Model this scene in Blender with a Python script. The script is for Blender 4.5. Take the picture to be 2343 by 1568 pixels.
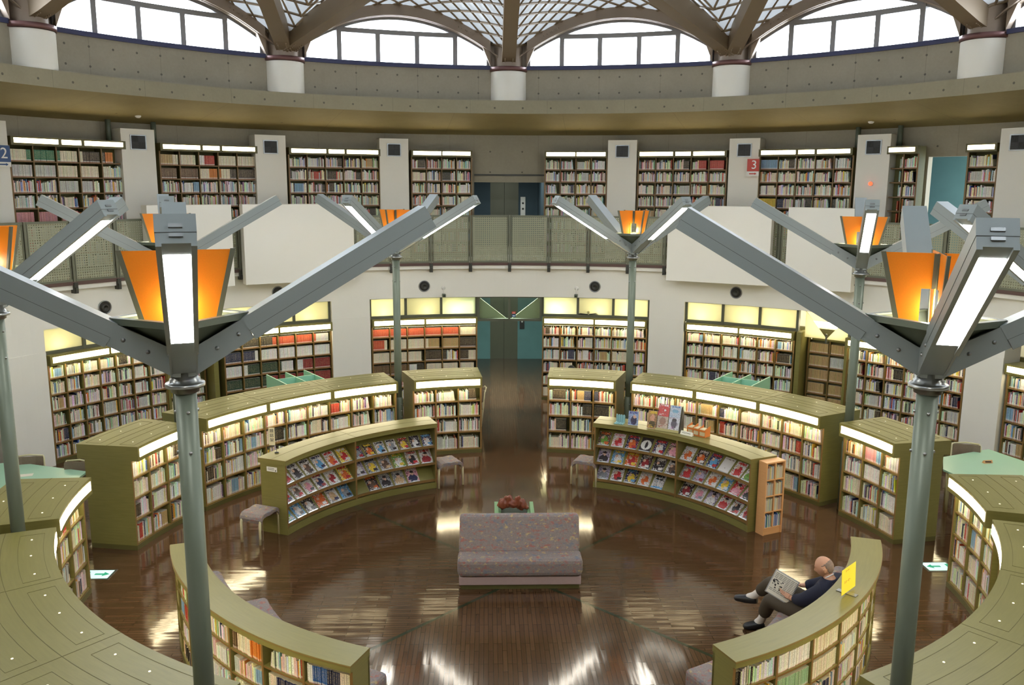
import bpy, bmesh, math, random
from mathutils import Vector, Matrix
from math import sin, cos, radians, degrees, pi, sqrt, atan2, hypot
random.seed(7)
S = bpy.context.scene
for o in list(bpy.data.objects): bpy.data.objects.remove(o)
COL = S.collection

# ------------------------------------------------------------------ camera, sky, exposure
W, H = 2343, 1568
CAM = Vector((-0.4885, -10.6048, 5.0524))
YAW, PIT, ROL, FPX = -0.03004, 0.17765, -0.00535, 1964.57
cyw, syw = cos(YAW), sin(YAW)
FW = Vector((-syw * cos(PIT), cyw * cos(PIT), -sin(PIT)))
RT0 = Vector((cyw, syw, 0)); UP0 = RT0.cross(FW)
RT = RT0 * cos(ROL) - UP0 * sin(ROL); UP = RT0 * sin(ROL) + UP0 * cos(ROL)
cam_d = bpy.data.cameras.new('camera'); cam = bpy.data.objects.new('camera', cam_d); COL.objects.link(cam)
cam_d.sensor_width = 36; cam_d.lens = 36 * FPX / W; cam_d.clip_end = 200; cam_d.clip_start = .05
mw = Matrix((RT, UP, -FW)).transposed().to_4x4(); mw.translation = CAM
cam.matrix_world = mw
S.camera = cam
world = bpy.data.worlds.new('sky'); S.world = world; world.use_nodes = True
bgn = world.node_tree.nodes['Background']; bgn.inputs[0].default_value = (.86, .93, 1.0, 1); bgn.inputs[1].default_value = 9.0
S.view_settings.view_transform = 'Standard'; S.view_settings.look = 'None'
S.view_settings.exposure = 1.0; S.view_settings.gamma = 1.0; S.view_settings.use_curve_mapping = False
S.cycles.max_bounces = 7; S.cycles.diffuse_bounces = 4; S.cycles.glossy_bounces = 3
S.cycles.transparent_max_bounces = 12; S.cycles.transmission_bounces = 4
S.cycles.sample_clamp_indirect = 4.0; S.cycles.caustics_reflective = False; S.cycles.caustics_refractive = False
E_STRIP, E_LAMP = 9.0, 20.0

def bp(u, v, z):                     # a pixel of the photograph to the world point at height z (used to lay things out)
    d = FW + RT * ((u - W / 2) / FPX) + UP * ((H / 2 - v) / FPX)
    return CAM + d * ((z - CAM.z) / d.z)
def P(r, a, z=0.0): return Vector((r * sin(radians(a)), r * cos(radians(a)), z))

# ------------------------------------------------------------------ materials
MATS = {}
def lin(c): return tuple(((x / 255) / 12.92 if x / 255 <= .04045 else ((x / 255 + .055) / 1.055) ** 2.4) for x in c) + (1,)
class NT:
    def __init__(s, name):
        s.m = bpy.data.materials.new(name); s.m.use_nodes = True; s.t = s.m.node_tree
        s.b = s.t.nodes['Principled BSDF']; s.out = s.t.nodes['Material Output']; MATS[name] = s.m
    def n(s, typ, **k):
        nd = s.t.nodes.new(typ)
        for a, v in k.items():
            if a.startswith('i_'):
                nd.inputs[int(a[2:]) if a[2:].isdigit() else a[2:].replace('_', ' ')].default_value = v
            else: setattr(nd, a, v)
        return nd
    def l(s, a, b): s.t.links.new(a, b)
    def math(s, op, a, b=None, c=None):
        nd = s.n('ShaderNodeMath', operation=op)
        for i, x in enumerate((a, b, c)):
            if x is None: continue
            if isinstance(x, (int, float)): nd.inputs[i].default_value = x
            else: s.l(x, nd.inputs[i])
        return nd.outputs[0]
    def mix(s, f, a, b, bt='MIX'):
        nd = s.n('ShaderNodeMix', data_type='RGBA', blend_type=bt)
        for i, x in ((0, f), (6, a), (7, b)):
            if hasattr(x, 'is_linked') or hasattr(x, 'links'): s.l(x, nd.inputs[i])
            else: nd.inputs[i].default_value = x
        return nd.outputs[2]
    def noise(s, vec=None, scale=5, detail=3, rough=.5):
        nd = s.n('ShaderNodeTexNoise'); nd.inputs['Scale'].default_value = scale; nd.inputs['Detail'].default_value = detail
        nd.inputs['Roughness'].default_value = rough
        if vec is not None: s.l(vec, nd.inputs['Vector'])
        return nd.outputs['Fac']
    def mapping(s, vec, scale=(1, 1, 1), loc=(0, 0, 0), rot=(0, 0, 0)):
        nd = s.n('ShaderNodeMapping'); nd.inputs['Scale'].default_value = scale; nd.inputs['Location'].default_value = loc
        nd.inputs['Rotation'].default_value = rot; s.l(vec, nd.inputs[0]); return nd.outputs[0]
    def coord(s, w='Object'): return s.n('ShaderNodeTexCoord').outputs[w]
    def bump(s, h, strength=.2, dist=.01):
        nd = s.n('ShaderNodeBump'); nd.inputs['Strength'].default_value = strength; nd.inputs['Distance'].default_value = dist
        s.l(h, nd.inputs['Height']); s.l(nd.outputs[0], s.b.inputs['Normal'])
def simple(name, c, rough=.5, metal=0.0, var=.06, scale=6.0, spec=.5, emit=None, es=0):
    t = NT(name); c = lin(c); t.b.inputs['Roughness'].default_value = rough; t.b.inputs['Metallic'].default_value = metal
    t.b.inputs['Specular IOR Level'].default_value = spec
    if emit is not None:
        t.b.inputs['Emission Color'].default_value = emit; t.b.inputs['Emission Strength'].default_value = es
    f = t.noise(t.coord('Object'), scale, 3)
    a = tuple(x * (1 - var) for x in c[:3]) + (1,); b = tuple(min(1, x * (1 + var)) for x in c[:3]) + (1,)
    t.l(t.mix(f, a, b), t.b.inputs['Base Color']); return t.m
# olive-stained wood: grain runs along the first texture coordinate (the arc)
def wood(name, c0, c1, rough=.35, sc=(1.2, 14, 1)):
    t = NT(name); uv = t.mapping(t.coord('UV'), sc)
    f = t.noise(uv, 3.0, 4, .6); g = t.noise(t.coord('Object'), 1.1, 2)
    f2 = t.math('ADD', t.math('MULTIPLY', f, .7), t.math('MULTIPLY', g, .5))
    t.l(t.mix(t.math('SUBTRACT', f2, .1), lin(c0), lin(c1)), t.b.inputs['Base Color'])
    t.b.inputs['Roughness'].default_value = rough; return t.m
wood('olive_wood', (106, 100, 50), (138, 130, 74), .34)
wood('olive_wood_dark', (78, 74, 38), (100, 94, 52), .45)
wood('olive_inside', (98, 96, 54), (118, 114, 66), .5)
wood('edge_wood', (112, 84, 44), (138, 106, 58), .45)
wood('beech_wood', (206, 150, 96), (228, 176, 120), .4)
wood('cream_wood', (188, 178, 128), (206, 198, 150), .4)
simple('white_wall', (236, 233, 222), .7, var=.02, scale=2.0)
simple('white_box', (238, 235, 224), .6, var=.015, scale=1.5)
simple('grey_metal', (98, 107, 92), .42, .2, .04, 3.0)
simple('arm_metal', (148, 156, 154), .36, .15, .03, 3.0)
simple('steel', (150, 152, 150), .28, .9, .05, 10.0)
simple('dark_metal', (62, 62, 56), .5, .3, .05)
simple('rail_metal', (104, 106, 88), .5, .2, .05)
simple('maroon_metal', (92, 68, 62), .5, .1, .05)
simple('cap_metal', (112, 78, 76), .4, .3, .05)
simple('navy_sill', (48, 52, 88), .5, 0, .08)
simple('steel_beam', (146, 130, 114), .5, .2, .06, 4.0)
simple('rib_brown', (138, 120, 96), .5, .2, .06, 4.0)
simple('window_grey', (134, 132, 132), .5, .1, .04)
simple('mint_top', (166, 208, 180), .3, 0, .03, 3.0)
simple('mint_panel', (150, 206, 176), .4, 0, .03, 3.0)
simple('black_plastic', (28, 28, 28), .45)
simple('white_plastic', (232, 230, 222), .4, var=.02)
simple('cream_tube', (214, 206, 166), .35, 0, .03)
simple('mullion_grey', (92, 94, 78), .5, .2, .04)
simple('pink_vinyl', (176, 152, 146), .6, var=.05, scale=20)
simple('teal_lit_concrete', (96, 134, 134), .7, var=.14, scale=2.5)  # bare concrete; the greenish light on it is put into the colour
simple('blue_shade_concrete', (56, 74, 84), .7, var=.14, scale=2.5)  # same concrete, dim bluish light and shade put into the colour
simple('lift_metal', (98, 98, 82), .4, .3, .05)
simple('green_stand', (122, 160, 112), .45, var=.05)
simple('dark_green', (34, 52, 40), .3, var=.05)
simple('driftwood', (128, 66, 44), .28, var=.35, scale=9)
simple('orange_wood', (206, 118, 48), .4, var=.08)
simple('paper', (232, 228, 212), .6, var=.02)
simple('paper_cream', (226, 214, 176), .6, var=.02)
simple('red_sign', (196, 58, 38), .35, var=.04)
simple('blue_sign', (26, 70, 122), .35, var=.04)
simple('yellow_card', (246, 222, 60), .5, var=.02)
simple('ink_red', (170, 44, 34), .6, var=.02)
simple('ink_black', (30, 28, 28), .6, var=.02)
simple('ink_white', (240, 240, 236), .5, var=.02)
simple('skin', (196, 148, 120), .5, var=.06, scale=30)
simple('hair_grey', (128, 110, 100), .7, var=.3, scale=60)
simple('hair_black', (24, 22, 22), .5, var=.2, scale=60)
simple('sweater_navy', (24, 28, 48), .85, var=.15, scale=14)
simple('trousers_brown', (70, 60, 46), .8, var=.12, scale=10)
simple('shoe_black', (24, 25, 28), .35, var=.1)
simple('sock_white', (222, 214, 206), .8, var=.06, scale=30)
simple('shirt_white', (232, 228, 226), .7, var=.03)
simple('chair_fabric', (124, 108, 90), .9, var=.14, scale=40)
simple('alarm_red', (220, 40, 24), .3, var=.05, emit=(1, .08, .03, 1), es=1.6)
simple('seam_dark', (96, 88, 46), .6)
simple('silver_label', (216, 220, 220), .15, .5, .04)
simple('exit_green', (20, 110, 74), .5, var=.02, emit=(.02, .25, .14, 1), es=.6)
simple('exit_white', (214, 232, 226), .4, var=.02, emit=(.5, .95, .88, 1), es=.35)
simple('blue_sky_outside', (150, 200, 210), .8)
# lights
def emitter(name, col, st):
    t = NT(name); t.b.inputs['Base Color'].default_value = (.8, .8, .8, 1)
    t.b.inputs['Emission Color'].default_value = col + (1,); t.b.inputs['Emission Strength'].default_value = st; return t.m
emitter('strip_light', (1, .86, .56), E_STRIP); emitter('strip_light_upper', (1, .84, .54), E_STRIP * .8)
emitter('lamp_light', (1, .98, .94), E_LAMP); emitter('spot_light', (1, .9, .55), .8); emitter('bulb_light', (1, .93, .8), 8.0)
# concrete with tie holes and panel seams (texture coordinates are metres along the wall and up it)
def concrete(name, c0, c1, du=.9, dv=.0, v0=0.0, seam=1.8):
    t = NT(name); uv = t.coord('UV'); sep = t.n('ShaderNodeSeparateXYZ'); t.l(uv, sep.inputs[0])
    n1 = t.noise(t.coord('Object'), 1.3, 5, .65); n2 = t.noise(t.coord('Object'), 22, 3)
    c = t.mix(n1, lin(c0), lin(c1)); c = t.mix(t.math('MULTIPLY', n2, .18), c, lin((70, 66, 54)))
    fu = t.math('SUBTRACT', t.math('FRACT', t.math('DIVIDE', sep.outputs[0], du)), .5); fu = t.math('MULTIPLY', fu, du)
    fv = t.math('SUBTRACT', t.math('FRACT', t.math('DIVIDE', t.math('SUBTRACT', sep.outputs[1], v0), dv)), .5); fv = t.math('MULTIPLY', fv, dv)
    d = t.math('SQRT', t.math('ADD', t.math('MULTIPLY', fu, fu), t.math('MULTIPLY', fv, fv)))
    hole = t.math('LESS_THAN', d, .021)
    su = t.math('ABSOLUTE', t.math('SUBTRACT', t.math('FRACT', t.math('DIVIDE', sep.outputs[0], seam)), .5))
    line = t.math('LESS_THAN', su, .004 / seam)
    c = t.mix(t.math('MULTIPLY', t.math('MAXIMUM', hole, t.math('MULTIPLY', line, .5)), .7), c, lin((48, 46, 40)))
    t.l(c, t.b.inputs['Base Color']); t.b.inputs['Roughness'].default_value = .7
    t.bump(n2, .15, .01); return t.m
concrete('concrete_upper', (142, 135, 118), (168, 160, 142), .45, .34, 6.98, 1.35)
concrete('concrete_beam', (138, 130, 106), (162, 154, 128), .62, .6, 6.5, 1.7)
concrete('concrete_back', (150, 142, 122), (172, 164, 142), .8, .5, 5.7, 1.6)
concrete('concrete_soffit', (144, 130, 84), (172, 156, 106), 3.0, 3.0, 0, 2.4)
# perforated panel
def perforated(name):
    t = NT(name); sep = t.n('ShaderNodeSeparateXYZ'); t.l(t.coord('UV'), sep.inputs[0]); p = .0445
    fs = [t.math('MULTIPLY', t.math('SUBTRACT', t.math('FRACT', t.math('DIVIDE', sep.outputs[i], p)), .5), p) for i in (0, 1)]
    d = t.math('SQRT', t.math('ADD', t.math('MULTIPLY', fs[0], fs[0]), t.math('MULTIPLY', fs[1], fs[1])))
    hole = t.math('LESS_THAN', d, .0095)
    t.b.inputs['Base Color'].default_value = lin((150, 152, 126)); t.b.inputs['Roughness'].default_value = .45
    tr = t.n('ShaderNodeBsdfTransparent'); mx = t.n('ShaderNodeMixShader'); t.l(hole, mx.inputs[0]); t.l(t.b.outputs[0], mx.inputs[1]); t.l(tr.outputs[0], mx.inputs[2])
    t.l(mx.outputs[0], t.out.inputs[0]); return t.m
perforated('perforated_metal')
def glass(name, tint, gl=.08):
    t = NT(name); tr = t.n('ShaderNodeBsdfTransparent'); tr.inputs[0].default_value = tint; g = t.n('ShaderNodeBsdfGlossy'); g.inputs['Roughness'].default_value = .05
    mx = t.n('ShaderNodeMixShader'); mx.inputs[0].default_value = gl; t.l(tr.outputs[0], mx.inputs[1]); t.l(g.outputs[0], mx.inputs[2]); t.l(mx.outputs[0], t.out.inputs[0]); return t.m
glass('window_glass', (.95, .97, 1, 1), .03); glass('lintel_glass', (.86, .92, .86, 1), .06)
simple('brace_plate', (176, 180, 150), .5)
def translucent(name, c, tr_c, f=.6, noise=None):
    t = NT(name); t.b.inputs['Base Color'].default_value = lin(c); t.b.inputs['Roughness'].default_value = .5
    b = t.n('ShaderNodeBsdfTranslucent'); b.inputs[0].default_value = lin(tr_c)
    if noise:
        f0 = t.noise(t.coord('Object'), noise, 2); cc = t.mix(f0, tuple(x * .8 for x in lin(c)[:3]) + (1,), lin(c)); t.l(cc, t.b.inputs['Base Color'])
    mx = t.n('ShaderNodeMixShader'); mx.inputs[0].default_value = f; t.l(t.b.outputs[0], mx.inputs[1]); t.l(b.outputs[0], mx.inputs[2]); t.l(mx.outputs[0], t.out.inputs[0]); return t.m
translucent('membrane', (214, 212, 206), (78, 80, 82), .42)
translucent('frosted_glass', (226, 224, 200), (252, 250, 226), .75)
translucent('orange_acrylic', (255, 164, 34), (255, 160, 24), .3, 160)
# floor: wood strips, their direction turning with the four quarters of the hall
def floor_mat():
    t = NT('plank_floor'); co = t.coord('Object'); sep = t.n('ShaderNodeSeparateXYZ'); t.l(co, sep.inputs[0])
    x, y = sep.outputs[0], sep.outputs[1]
    side = t.math('GREATER_THAN', t.math('ABSOLUTE', x), t.math('ABSOLUTE', y))
    def sel(a, b): return t.math('ADD', t.math('MULTIPLY', side, a), t.math('MULTIPLY', t.math('SUBTRACT', 1, side), b))
    u = sel(x, y); v = sel(y, x)
    cb = t.n('ShaderNodeCombineXYZ'); t.l(u, cb.inputs[0]); t.l(v, cb.inputs[1])
    br = t.n('ShaderNodeTexBrick'); t.l(cb.outputs[0], br.inputs['Vector'])
    br.inputs['Scale'].default_value = 1; br.inputs['Brick Width'].default_value = .42; br.inputs['Row Height'].default_value = .052
    br.inputs['Mortar Size'].default_value = .0030; br.inputs['Mortar Smooth'].default_value = .1; br.inputs['Bias'].default_value = 0
    br.inputs['Color1'].default_value = (0, 0, 0, 1); br.inputs['Color2'].default_value = (1, 1, 1, 1); br.inputs['Mortar'].default_value = (.5, .5, .5, 1)
    br.offset = .37; br.offset_frequency = 3
    rnd = t.n('ShaderNodeSeparateColor'); t.l(br.outputs['Color'], rnd.inputs[0]); r = rnd.outputs[0]
    g = t.noise(t.mapping(cb.outputs[0], (3, 60, 1)), 1.0, 4)
    c = t.mix(r, lin((78, 55, 37)), lin((92, 67, 45))); c = t.mix(t.math('MULTIPLY', g, .5), c, lin((58, 40, 25)))
    # dark joint lines and the two diagonals
    c = t.mix(t.math('MULTIPLY', br.outputs['Fac'], .8), c, lin((34, 24, 16)))
    dg = t.math('ABSOLUTE', t.math('SUBTRACT', t.math('ABSOLUTE', x), t.math('ABSOLUTE', y)))
    c = t.mix(t.math('LESS_THAN', dg, .034), c, lin((44, 52, 36)))
    t.l(c, t.b.inputs['Base Color']); t.b.inputs['Roughness'].default_value = .10; t.b.inputs['IOR'].default_value = 1.56; t.b.inputs['Specular Tint'].default_value = (1, .9, .68, 1)
    # every strip lies at its own slight tilt
    tilt = t.math('MULTIPLY', t.math('SUBTRACT', r, .5), .018); wv = t.math('MULTIPLY', t.math('SUBTRACT', t.noise(t.mapping(cb.outputs[0], (1.6, 22, 1)), 1.0, 1), .5), .055)
    tt = t.math('ADD', tilt, wv)
    nx = t.math('MULTIPLY', tt, t.math('SUBTRACT', 1, side)); ny = t.math('MULTIPLY', tt, side)
    nn = t.n('ShaderNodeCombineXYZ'); t.l(nx, nn.inputs[0]); t.l(ny, nn.inputs[1]); nn.inputs[2].default_value = 1
    nv = t.n('ShaderNodeVectorMath', operation='NORMALIZE'); t.l(nn.outputs[0], nv.inputs[0]); t.l(nv.outputs[0], t.b.inputs['Normal']); t.l(nv.outputs[0], t.b.inputs['Coat Normal'])
floor_mat()
# woven upholstery with a scattered brush pattern
def fabric():
    t = NT('sofa_fabric'); co = t.coord('Object')
    n0 = t.noise(co, 60, 2); c = t.mix(n0, lin((112, 102, 100)), lin((150, 138, 132)))
    for sc, th, col in ((17, .60, (156, 92, 82)), (15, .63, (188, 164, 108)), (13, .62, (106, 112, 126))):
        f = t.noise(t.mapping(co, (1, 1, 1.6), (sc, sc * 2, 3)), sc, 3, .6); m = t.n('ShaderNodeMapRange'); m.inputs[1].default_value = th - .05; m.inputs[2].default_value = th + .06
        t.l(f, m.inputs[0]); c = t.mix(t.math('MULTIPLY', m.outputs[0], .8), c, lin(col))
    t.l(c, t.b.inputs['Base Color']); t.b.inputs['Roughness'].default_value = .9; t.bump(n0, .2, .003)
fabric()
# printed things: colour per face corner; book spines get small characters and a call label
def printed():
    t = NT('book_print'); a = t.n('ShaderNodeAttribute', attribute_name='Col'); uv = t.coord('UV'); sep = t.n('ShaderNodeSeparateXYZ'); t.l(uv, sep.inputs[0])
    U, V = sep.outputs[0], sep.outputs[1]; fu = t.math('FRACT', U); k = t.math('FLOOR', U)
    cb = t.n('ShaderNodeCombineXYZ'); t.l(t.math('MULTIPLY', fu, 3.0), cb.inputs[0]); t.l(t.math('MULTIPLY', V, 32), cb.inputs[1]); t.l(t.math('MULTIPLY', k, 3.7), cb.inputs[2])
    f = t.noise(cb.outputs[0], 1.0, 2)
    inw = t.math('LESS_THAN', t.math('ABSOLUTE', t.math('SUBTRACT', fu, .5)), .3)
    inv = t.math('MULTIPLY', t.math('GREATER_THAN', V, .24), t.math('LESS_THAN', V, .93))
    m = t.math('MULTIPLY', t.math('MULTIPLY', inw, inv), t.math('GREATER_THAN', f, .52))
    bw = t.n('ShaderNodeRGBToBW'); t.l(a.outputs['Color'], bw.inputs[0]); light = t.math('GREATER_THAN', bw.outputs[0], .22)
    ink = t.mix(light, lin((214, 198, 150)), lin((50, 44, 44)))
    c = t.mix(t.math('MULTIPLY', m, .42), a.outputs['Color'], ink)
    edge = t.math('MULTIPLY', t.math('GREATER_THAN', t.math('ABSOLUTE', t.math('SUBTRACT', fu, .5)), .41), t.math('LESS_THAN', V, 1.1)); c = t.mix(t.math('MULTIPLY', edge, .55), c, (.03, .025, .02, 1))  # dark spine edges paint in the shaded gaps between books
    lab = t.math('MULTIPLY', t.math('GREATER_THAN', V, .02), t.math('LESS_THAN', V, .15))
    c = t.mix(t.math('MULTIPLY', lab, .6), c, lin((226, 220, 206)))
    red = t.math('MULTIPLY', t.math('GREATER_THAN', V, .0), t.math('LESS_THAN', V, .045)); c = t.mix(t.math('MULTIPLY', red, .7), c, lin((176, 74, 56)))
    t.l(c, t.b.inputs['Base Color']); t.b.inputs['Roughness'].default_value = .45
    t2 = NT('cover_print'); a = t2.n('ShaderNodeAttribute', attribute_name='Col'); n = t2.noise(t2.coord('Object'), 70, 2)
    t2.l(t2.mix(t2.math('MULTIPLY', n, .25), a.outputs['Color'], (.3, .25, .25, 1)), t2.b.inputs['Base Color']); t2.b.inputs['Roughness'].default_value = .22
printed()

# ------------------------------------------------------------------ mesh builder and scene objects
WL = {}
class MB:
    def __init__(s): s.v = []; s.f = []; s.m = []; s.uv = []; s.c = []; s.sm = []
    def face(s, pts, m=0, uv=None, col=None, smooth=False):
        i = len(s.v); s.v.extend([tuple(p) for p in pts]); s.f.append(tuple(range(i, i + len(pts)))); s.m.append(m)
        if uv is None:
            a = Vector(pts[1]) - Vector(pts[0]); b = Vector(pts[2]) - Vector(pts[0]); n = a.cross(b); ax = max(range(3), key=lambda q: abs(n[q]))
            uv = [((p[1], p[2]) if ax == 0 else (p[0], p[2]) if ax == 1 else (p[0], p[1])) for p in pts]
        s.uv.append(uv); s.c.append(col); s.sm.append(smooth)
    def box(s, o, ax, ay, az, m=0, faces='xXyYzZ', fm={}, col=None):
        """box centred on o; half-axis vectors ax, ay, az"""
        o, ax, ay, az = Vector(o), Vector(ax), Vector(ay), Vector(az)
        if ax.cross(ay).dot(az) < 0: ax = -ax
        q = lambda i, j, k: o + ax * i + ay * j + az * k
        F = {'X': [q(1, -1, -1), q(1, 1, -1), q(1, 1, 1), q(1, -1, 1)], 'x': [q(-1, 1, -1), q(-1, -1, -1), q(-1, -1, 1), q(-1, 1, 1)],
             'Y': [q(1, 1, -1), q(-1, 1, -1), q(-1, 1, 1), q(1, 1, 1)], 'y': [q(-1, -1, -1), q(1, -1, -1), q(1, -1, 1), q(-1, -1, 1)],
             'Z': [q(-1, -1, 1), q(1, -1, 1), q(1, 1, 1), q(-1, 1, 1)], 'z': [q(-1, 1, -1), q(1, 1, -1), q(1, -1, -1), q(-1, -1, -1)]}
        for k in faces: s.face(F[k], fm.get(k, m), col=col)
    def abox(s, x0, x1, y0, y1, z0, z1, m=0, **k):
        s.box(((x0 + x1) / 2, (y0 + y1) / 2, (z0 + z1) / 2), ((x1 - x0) / 2, 0, 0), (0, (y1 - y0) / 2, 0), (0, 0, (z1 - z0) / 2), m, **k)
    def rbox(s, a, r0, r1, w, z0, z1, m=0, **k):       # radial box at angle a
        e = Vector((sin(radians(a)), cos(radians(a)), 0)); t = Vector((e.y, -e.x, 0))
        s.box(e * ((r0 + r1) / 2) + Vector((0, 0, (z0 + z1) / 2)), t * (w / 2), e * ((r1 - r0) / 2), (0, 0, (z1 - z0) / 2), m, **k)
    def arc(s, r0, r1, a0, a1, z0, z1, m=0, mi=None, mo=None, mt=None, step=1.6, ends=True, z0b=None, z1b=None, mb=None, me=None):
        """curved box; z0/z1 at inner radius, z0b/z1b at the outer one"""
        z0b = z0 if z0b is None else z0b; z1b = z1 if z1b is None else z1b
        n = max(1, int(math.ceil(abs(a1 - a0) / step))); mi = m if mi is None else mi; mo = m if mo is None else mo; mt = m if mt is None else mt; mb = m if mb is None else mb
        me = m if me is None else me
        for i in range(n):
            a, b = a0 + (a1 - a0) * i / n, a0 + (a1 - a0) * (i + 1) / n
            ua, ub = radians(a) * r0, radians(b) * r0
            A, B, Cc, D = P(r0, a, z0), P(r0, b, z0), P(r0, b, z1), P(r0, a, z1)
            E, F, G, Hh = P(r1, a, z0b), P(r1, b, z0b), P(r1, b, z1b), P(r1, a, z1b)
            if abs(z1 - z0) > 1e-6: s.face([A, B, Cc, D][::-1] if False else [A, B, Cc, D], mi, [(ua, z0), (ub, z0), (ub, z1), (ua, z1)])
            if abs(z1b - z0b) > 1e-6: s.face([F, E, Hh, G], mo, [(ub, z0b), (ua, z0b), (ua, z1b), (ub, z1b)])
            if r1 > r0:
                s.face([D, Cc, G, Hh], mt, [(ua, r0), (ub, r0), (ub, r1), (ua, r1)])
                s.face([B, A, E, F], mb, [(ub, r0), (ua, r0), (ua, r1), (ub, r1)])
        if ends and r1 > r0:
            s.face([P(r1, a0, z0b), P(r0, a0, z0), P(r0, a0, z1), P(r1, a0, z1b)], me, [(r1, z0), (r0, z0), (r0, z1), (r1, z1)])
            s.face([P(r0, a1, z0), P(r1, a1, z0b), P(r1, a1, z1b), P(r0, a1, z1)], me, [(r0, z0), (r1, z0), (r1, z1), (r0, z1)])
    def tube(s, pts, rad, m=0, n=8, cap=True, smooth=True):
        pts = [Vector(p) for p in pts]; rad = rad if isinstance(rad, (list, tuple)) else [rad] * len(pts); rings = []
        up = None
        for i, p in enumerate(pts):
            d = (pts[min(i + 1, len(pts) - 1)] - pts[max(i - 1, 0)]).normalized()
            if up is None: up = Vector((0, 0, 1)) if abs(d.z) < .9 else Vector((1, 0, 0))
            x = up.cross(d).normalized(); up = d.cross(x).normalized()
            rings.append([p + (x * cos(2 * pi * j / n) + up * sin(2 * pi * j / n)) * rad[i] for j in range(n)])
        base = len(s.v)
        for rg in rings: s.v.extend([tuple(q) for q in rg])
        for i in range(len(rings) - 1):
            for j in range(n):
                k = (j + 1) % n; s.f.append((base + i * n + j, base + i * n + k, base + (i + 1) * n + k, base + (i + 1) * n + j)); s.m.append(m)
                s.uv.append([(j / n, i), (k / n, i), (k / n, i + 1), (j / n, i + 1)]); s.c.append(None); s.sm.append(smooth)
        if cap: s.face(rings[0][::-1], m); s.face(rings[-1], m)
    def lathe(s, prof, c=(0, 0, 0), m=0, n=20, smooth=True, axis=None):
        """prof: (radius, height) pairs; axis optional direction"""
        c = Vector(c); az = Vector(axis).normalized() if axis else Vector((0, 0, 1)); ax = (Vector((1, 0, 0)) if abs(az.x) < .9 else Vector((0, 1, 0))); ay = az.cross(ax).normalized(); ax = ay.cross(az)
        base = len(s.v)
        for r, h in prof:
            for j in range(n): s.v.append(tuple(c + az * h + (ax * cos(2 * pi * j / n) + ay * sin(2 * pi * j / n)) * max(r, 1e-5)))
        for i in range(len(prof) - 1):
            for j in range(n):
                k = (j + 1) % n; s.f.append((base + i * n + j, base + i * n + k, base + (i + 1) * n + k, base + (i + 1) * n + j)); s.m.append(m)
                s.uv.append([(j / n, i), ((j + 1) / n, i), ((j + 1) / n, i + 1), (j / n, i + 1)]); s.c.append(None); s.sm.append(smooth)
    def prism(s, poly, d, m=0):
        """polygon extruded along vector d"""
        poly = [Vector(p) for p in poly]; d = Vector(d); q = [p + d for p in poly]
        s.face(poly[::-1], m); s.face(q, m)
        for i in range(len(poly)): j = (i + 1) % len(poly); s.face([poly[i], poly[j], q[j], q[i]], m)
    def build(s, name, mats, parent=None, local=False, bevel=0):
        mats = mats if isinstance(mats, (list, tuple)) else [mats]
        off = Vector((0, 0, 0)) if (parent is None or local) else WL.get(parent.name, Vector((0, 0, 0)))
        me = bpy.data.meshes.new(name)
        me.from_pydata([(v[0] - off.x, v[1] - off.y, v[2] - off.z) for v in s.v] if off.length else s.v, [], s.f)
        for k in mats: me.materials.append(MATS[k])
        me.polygons.foreach_set('material_index', s.m); me.polygons.foreach_set('use_smooth', s.sm)
        uvl = me.uv_layers.new(name='UVMap'); flat = [x for u in s.uv for p in u for x in p]; uvl.data.foreach_set('uv', flat)
        if any(c is not None for c in s.c):
            ca = me.color_attributes.new('Col', 'BYTE_COLOR', 'CORNER'); fl = []
            for f, c in zip(s.f, s.c):
                c = c or (.5, .5, .5)
                for _ in f: fl.extend((c[0], c[1], c[2], 1))
            ca.data.foreach_set('color', fl)
        if any(len(f) for f in s.f) and any(s.sm):
            bm = bmesh.new(); bm.from_mesh(me); bmesh.ops.remove_doubles(bm, verts=bm.verts, dist=1e-5); bm.to_mesh(me); bm.free()
        me.update()
        o = bpy.data.objects.new(name, me); COL.objects.link(o)
        if parent is not None: o.parent = parent; WL[o.name] = off
        if bevel:
            b = o.modifiers.new('bevel', 'BEVEL'); b.width = bevel; b.segments = 3; b.limit_method = 'ANGLE'
            if not any(s.sm):
                bm = bmesh.new(); bm.from_mesh(me); bmesh.ops.remove_doubles(bm, verts=bm.verts, dist=1e-5); bm.to_mesh(me); bm.free()
        return o
def tag(o, label, cat, group=None, kind=None):
    if label: o['label'] = label
    if cat: o['category'] = cat
    if group: o['group'] = group
    if kind: o['kind'] = kind
    return o
def thing(name, label, cat, loc=(0, 0, 0), rz=0, group=None):
    o = bpy.data.objects.new(name, None); COL.objects.link(o); o.location = loc; o.rotation_euler = (0, 0, rz); o.empty_display_size = .1
    WL[o.name] = Vector(loc); return tag(o, label, cat, group)
def struct(name, mb, mats, parent=None):
    o = mb.build(name, mats, parent)
    if parent is None: o['kind'] = 'structure'
    return o
KIDS = {}
def dup(root, loc, rz, label=None, group=None):
    def cp(o, par):
        c = o.copy(); COL.objects.link(c); c.parent = par
        for ch in [x for x in ALLO if x.parent == o]: cp(ch, c)
        return c
    ALLO = list(COL.objects); r = cp(root, None); r.location = loc; r.rotation_euler = (0, 0, rz)
    if label: r['label'] = label
    if group: r['group'] = group
    return r
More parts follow.
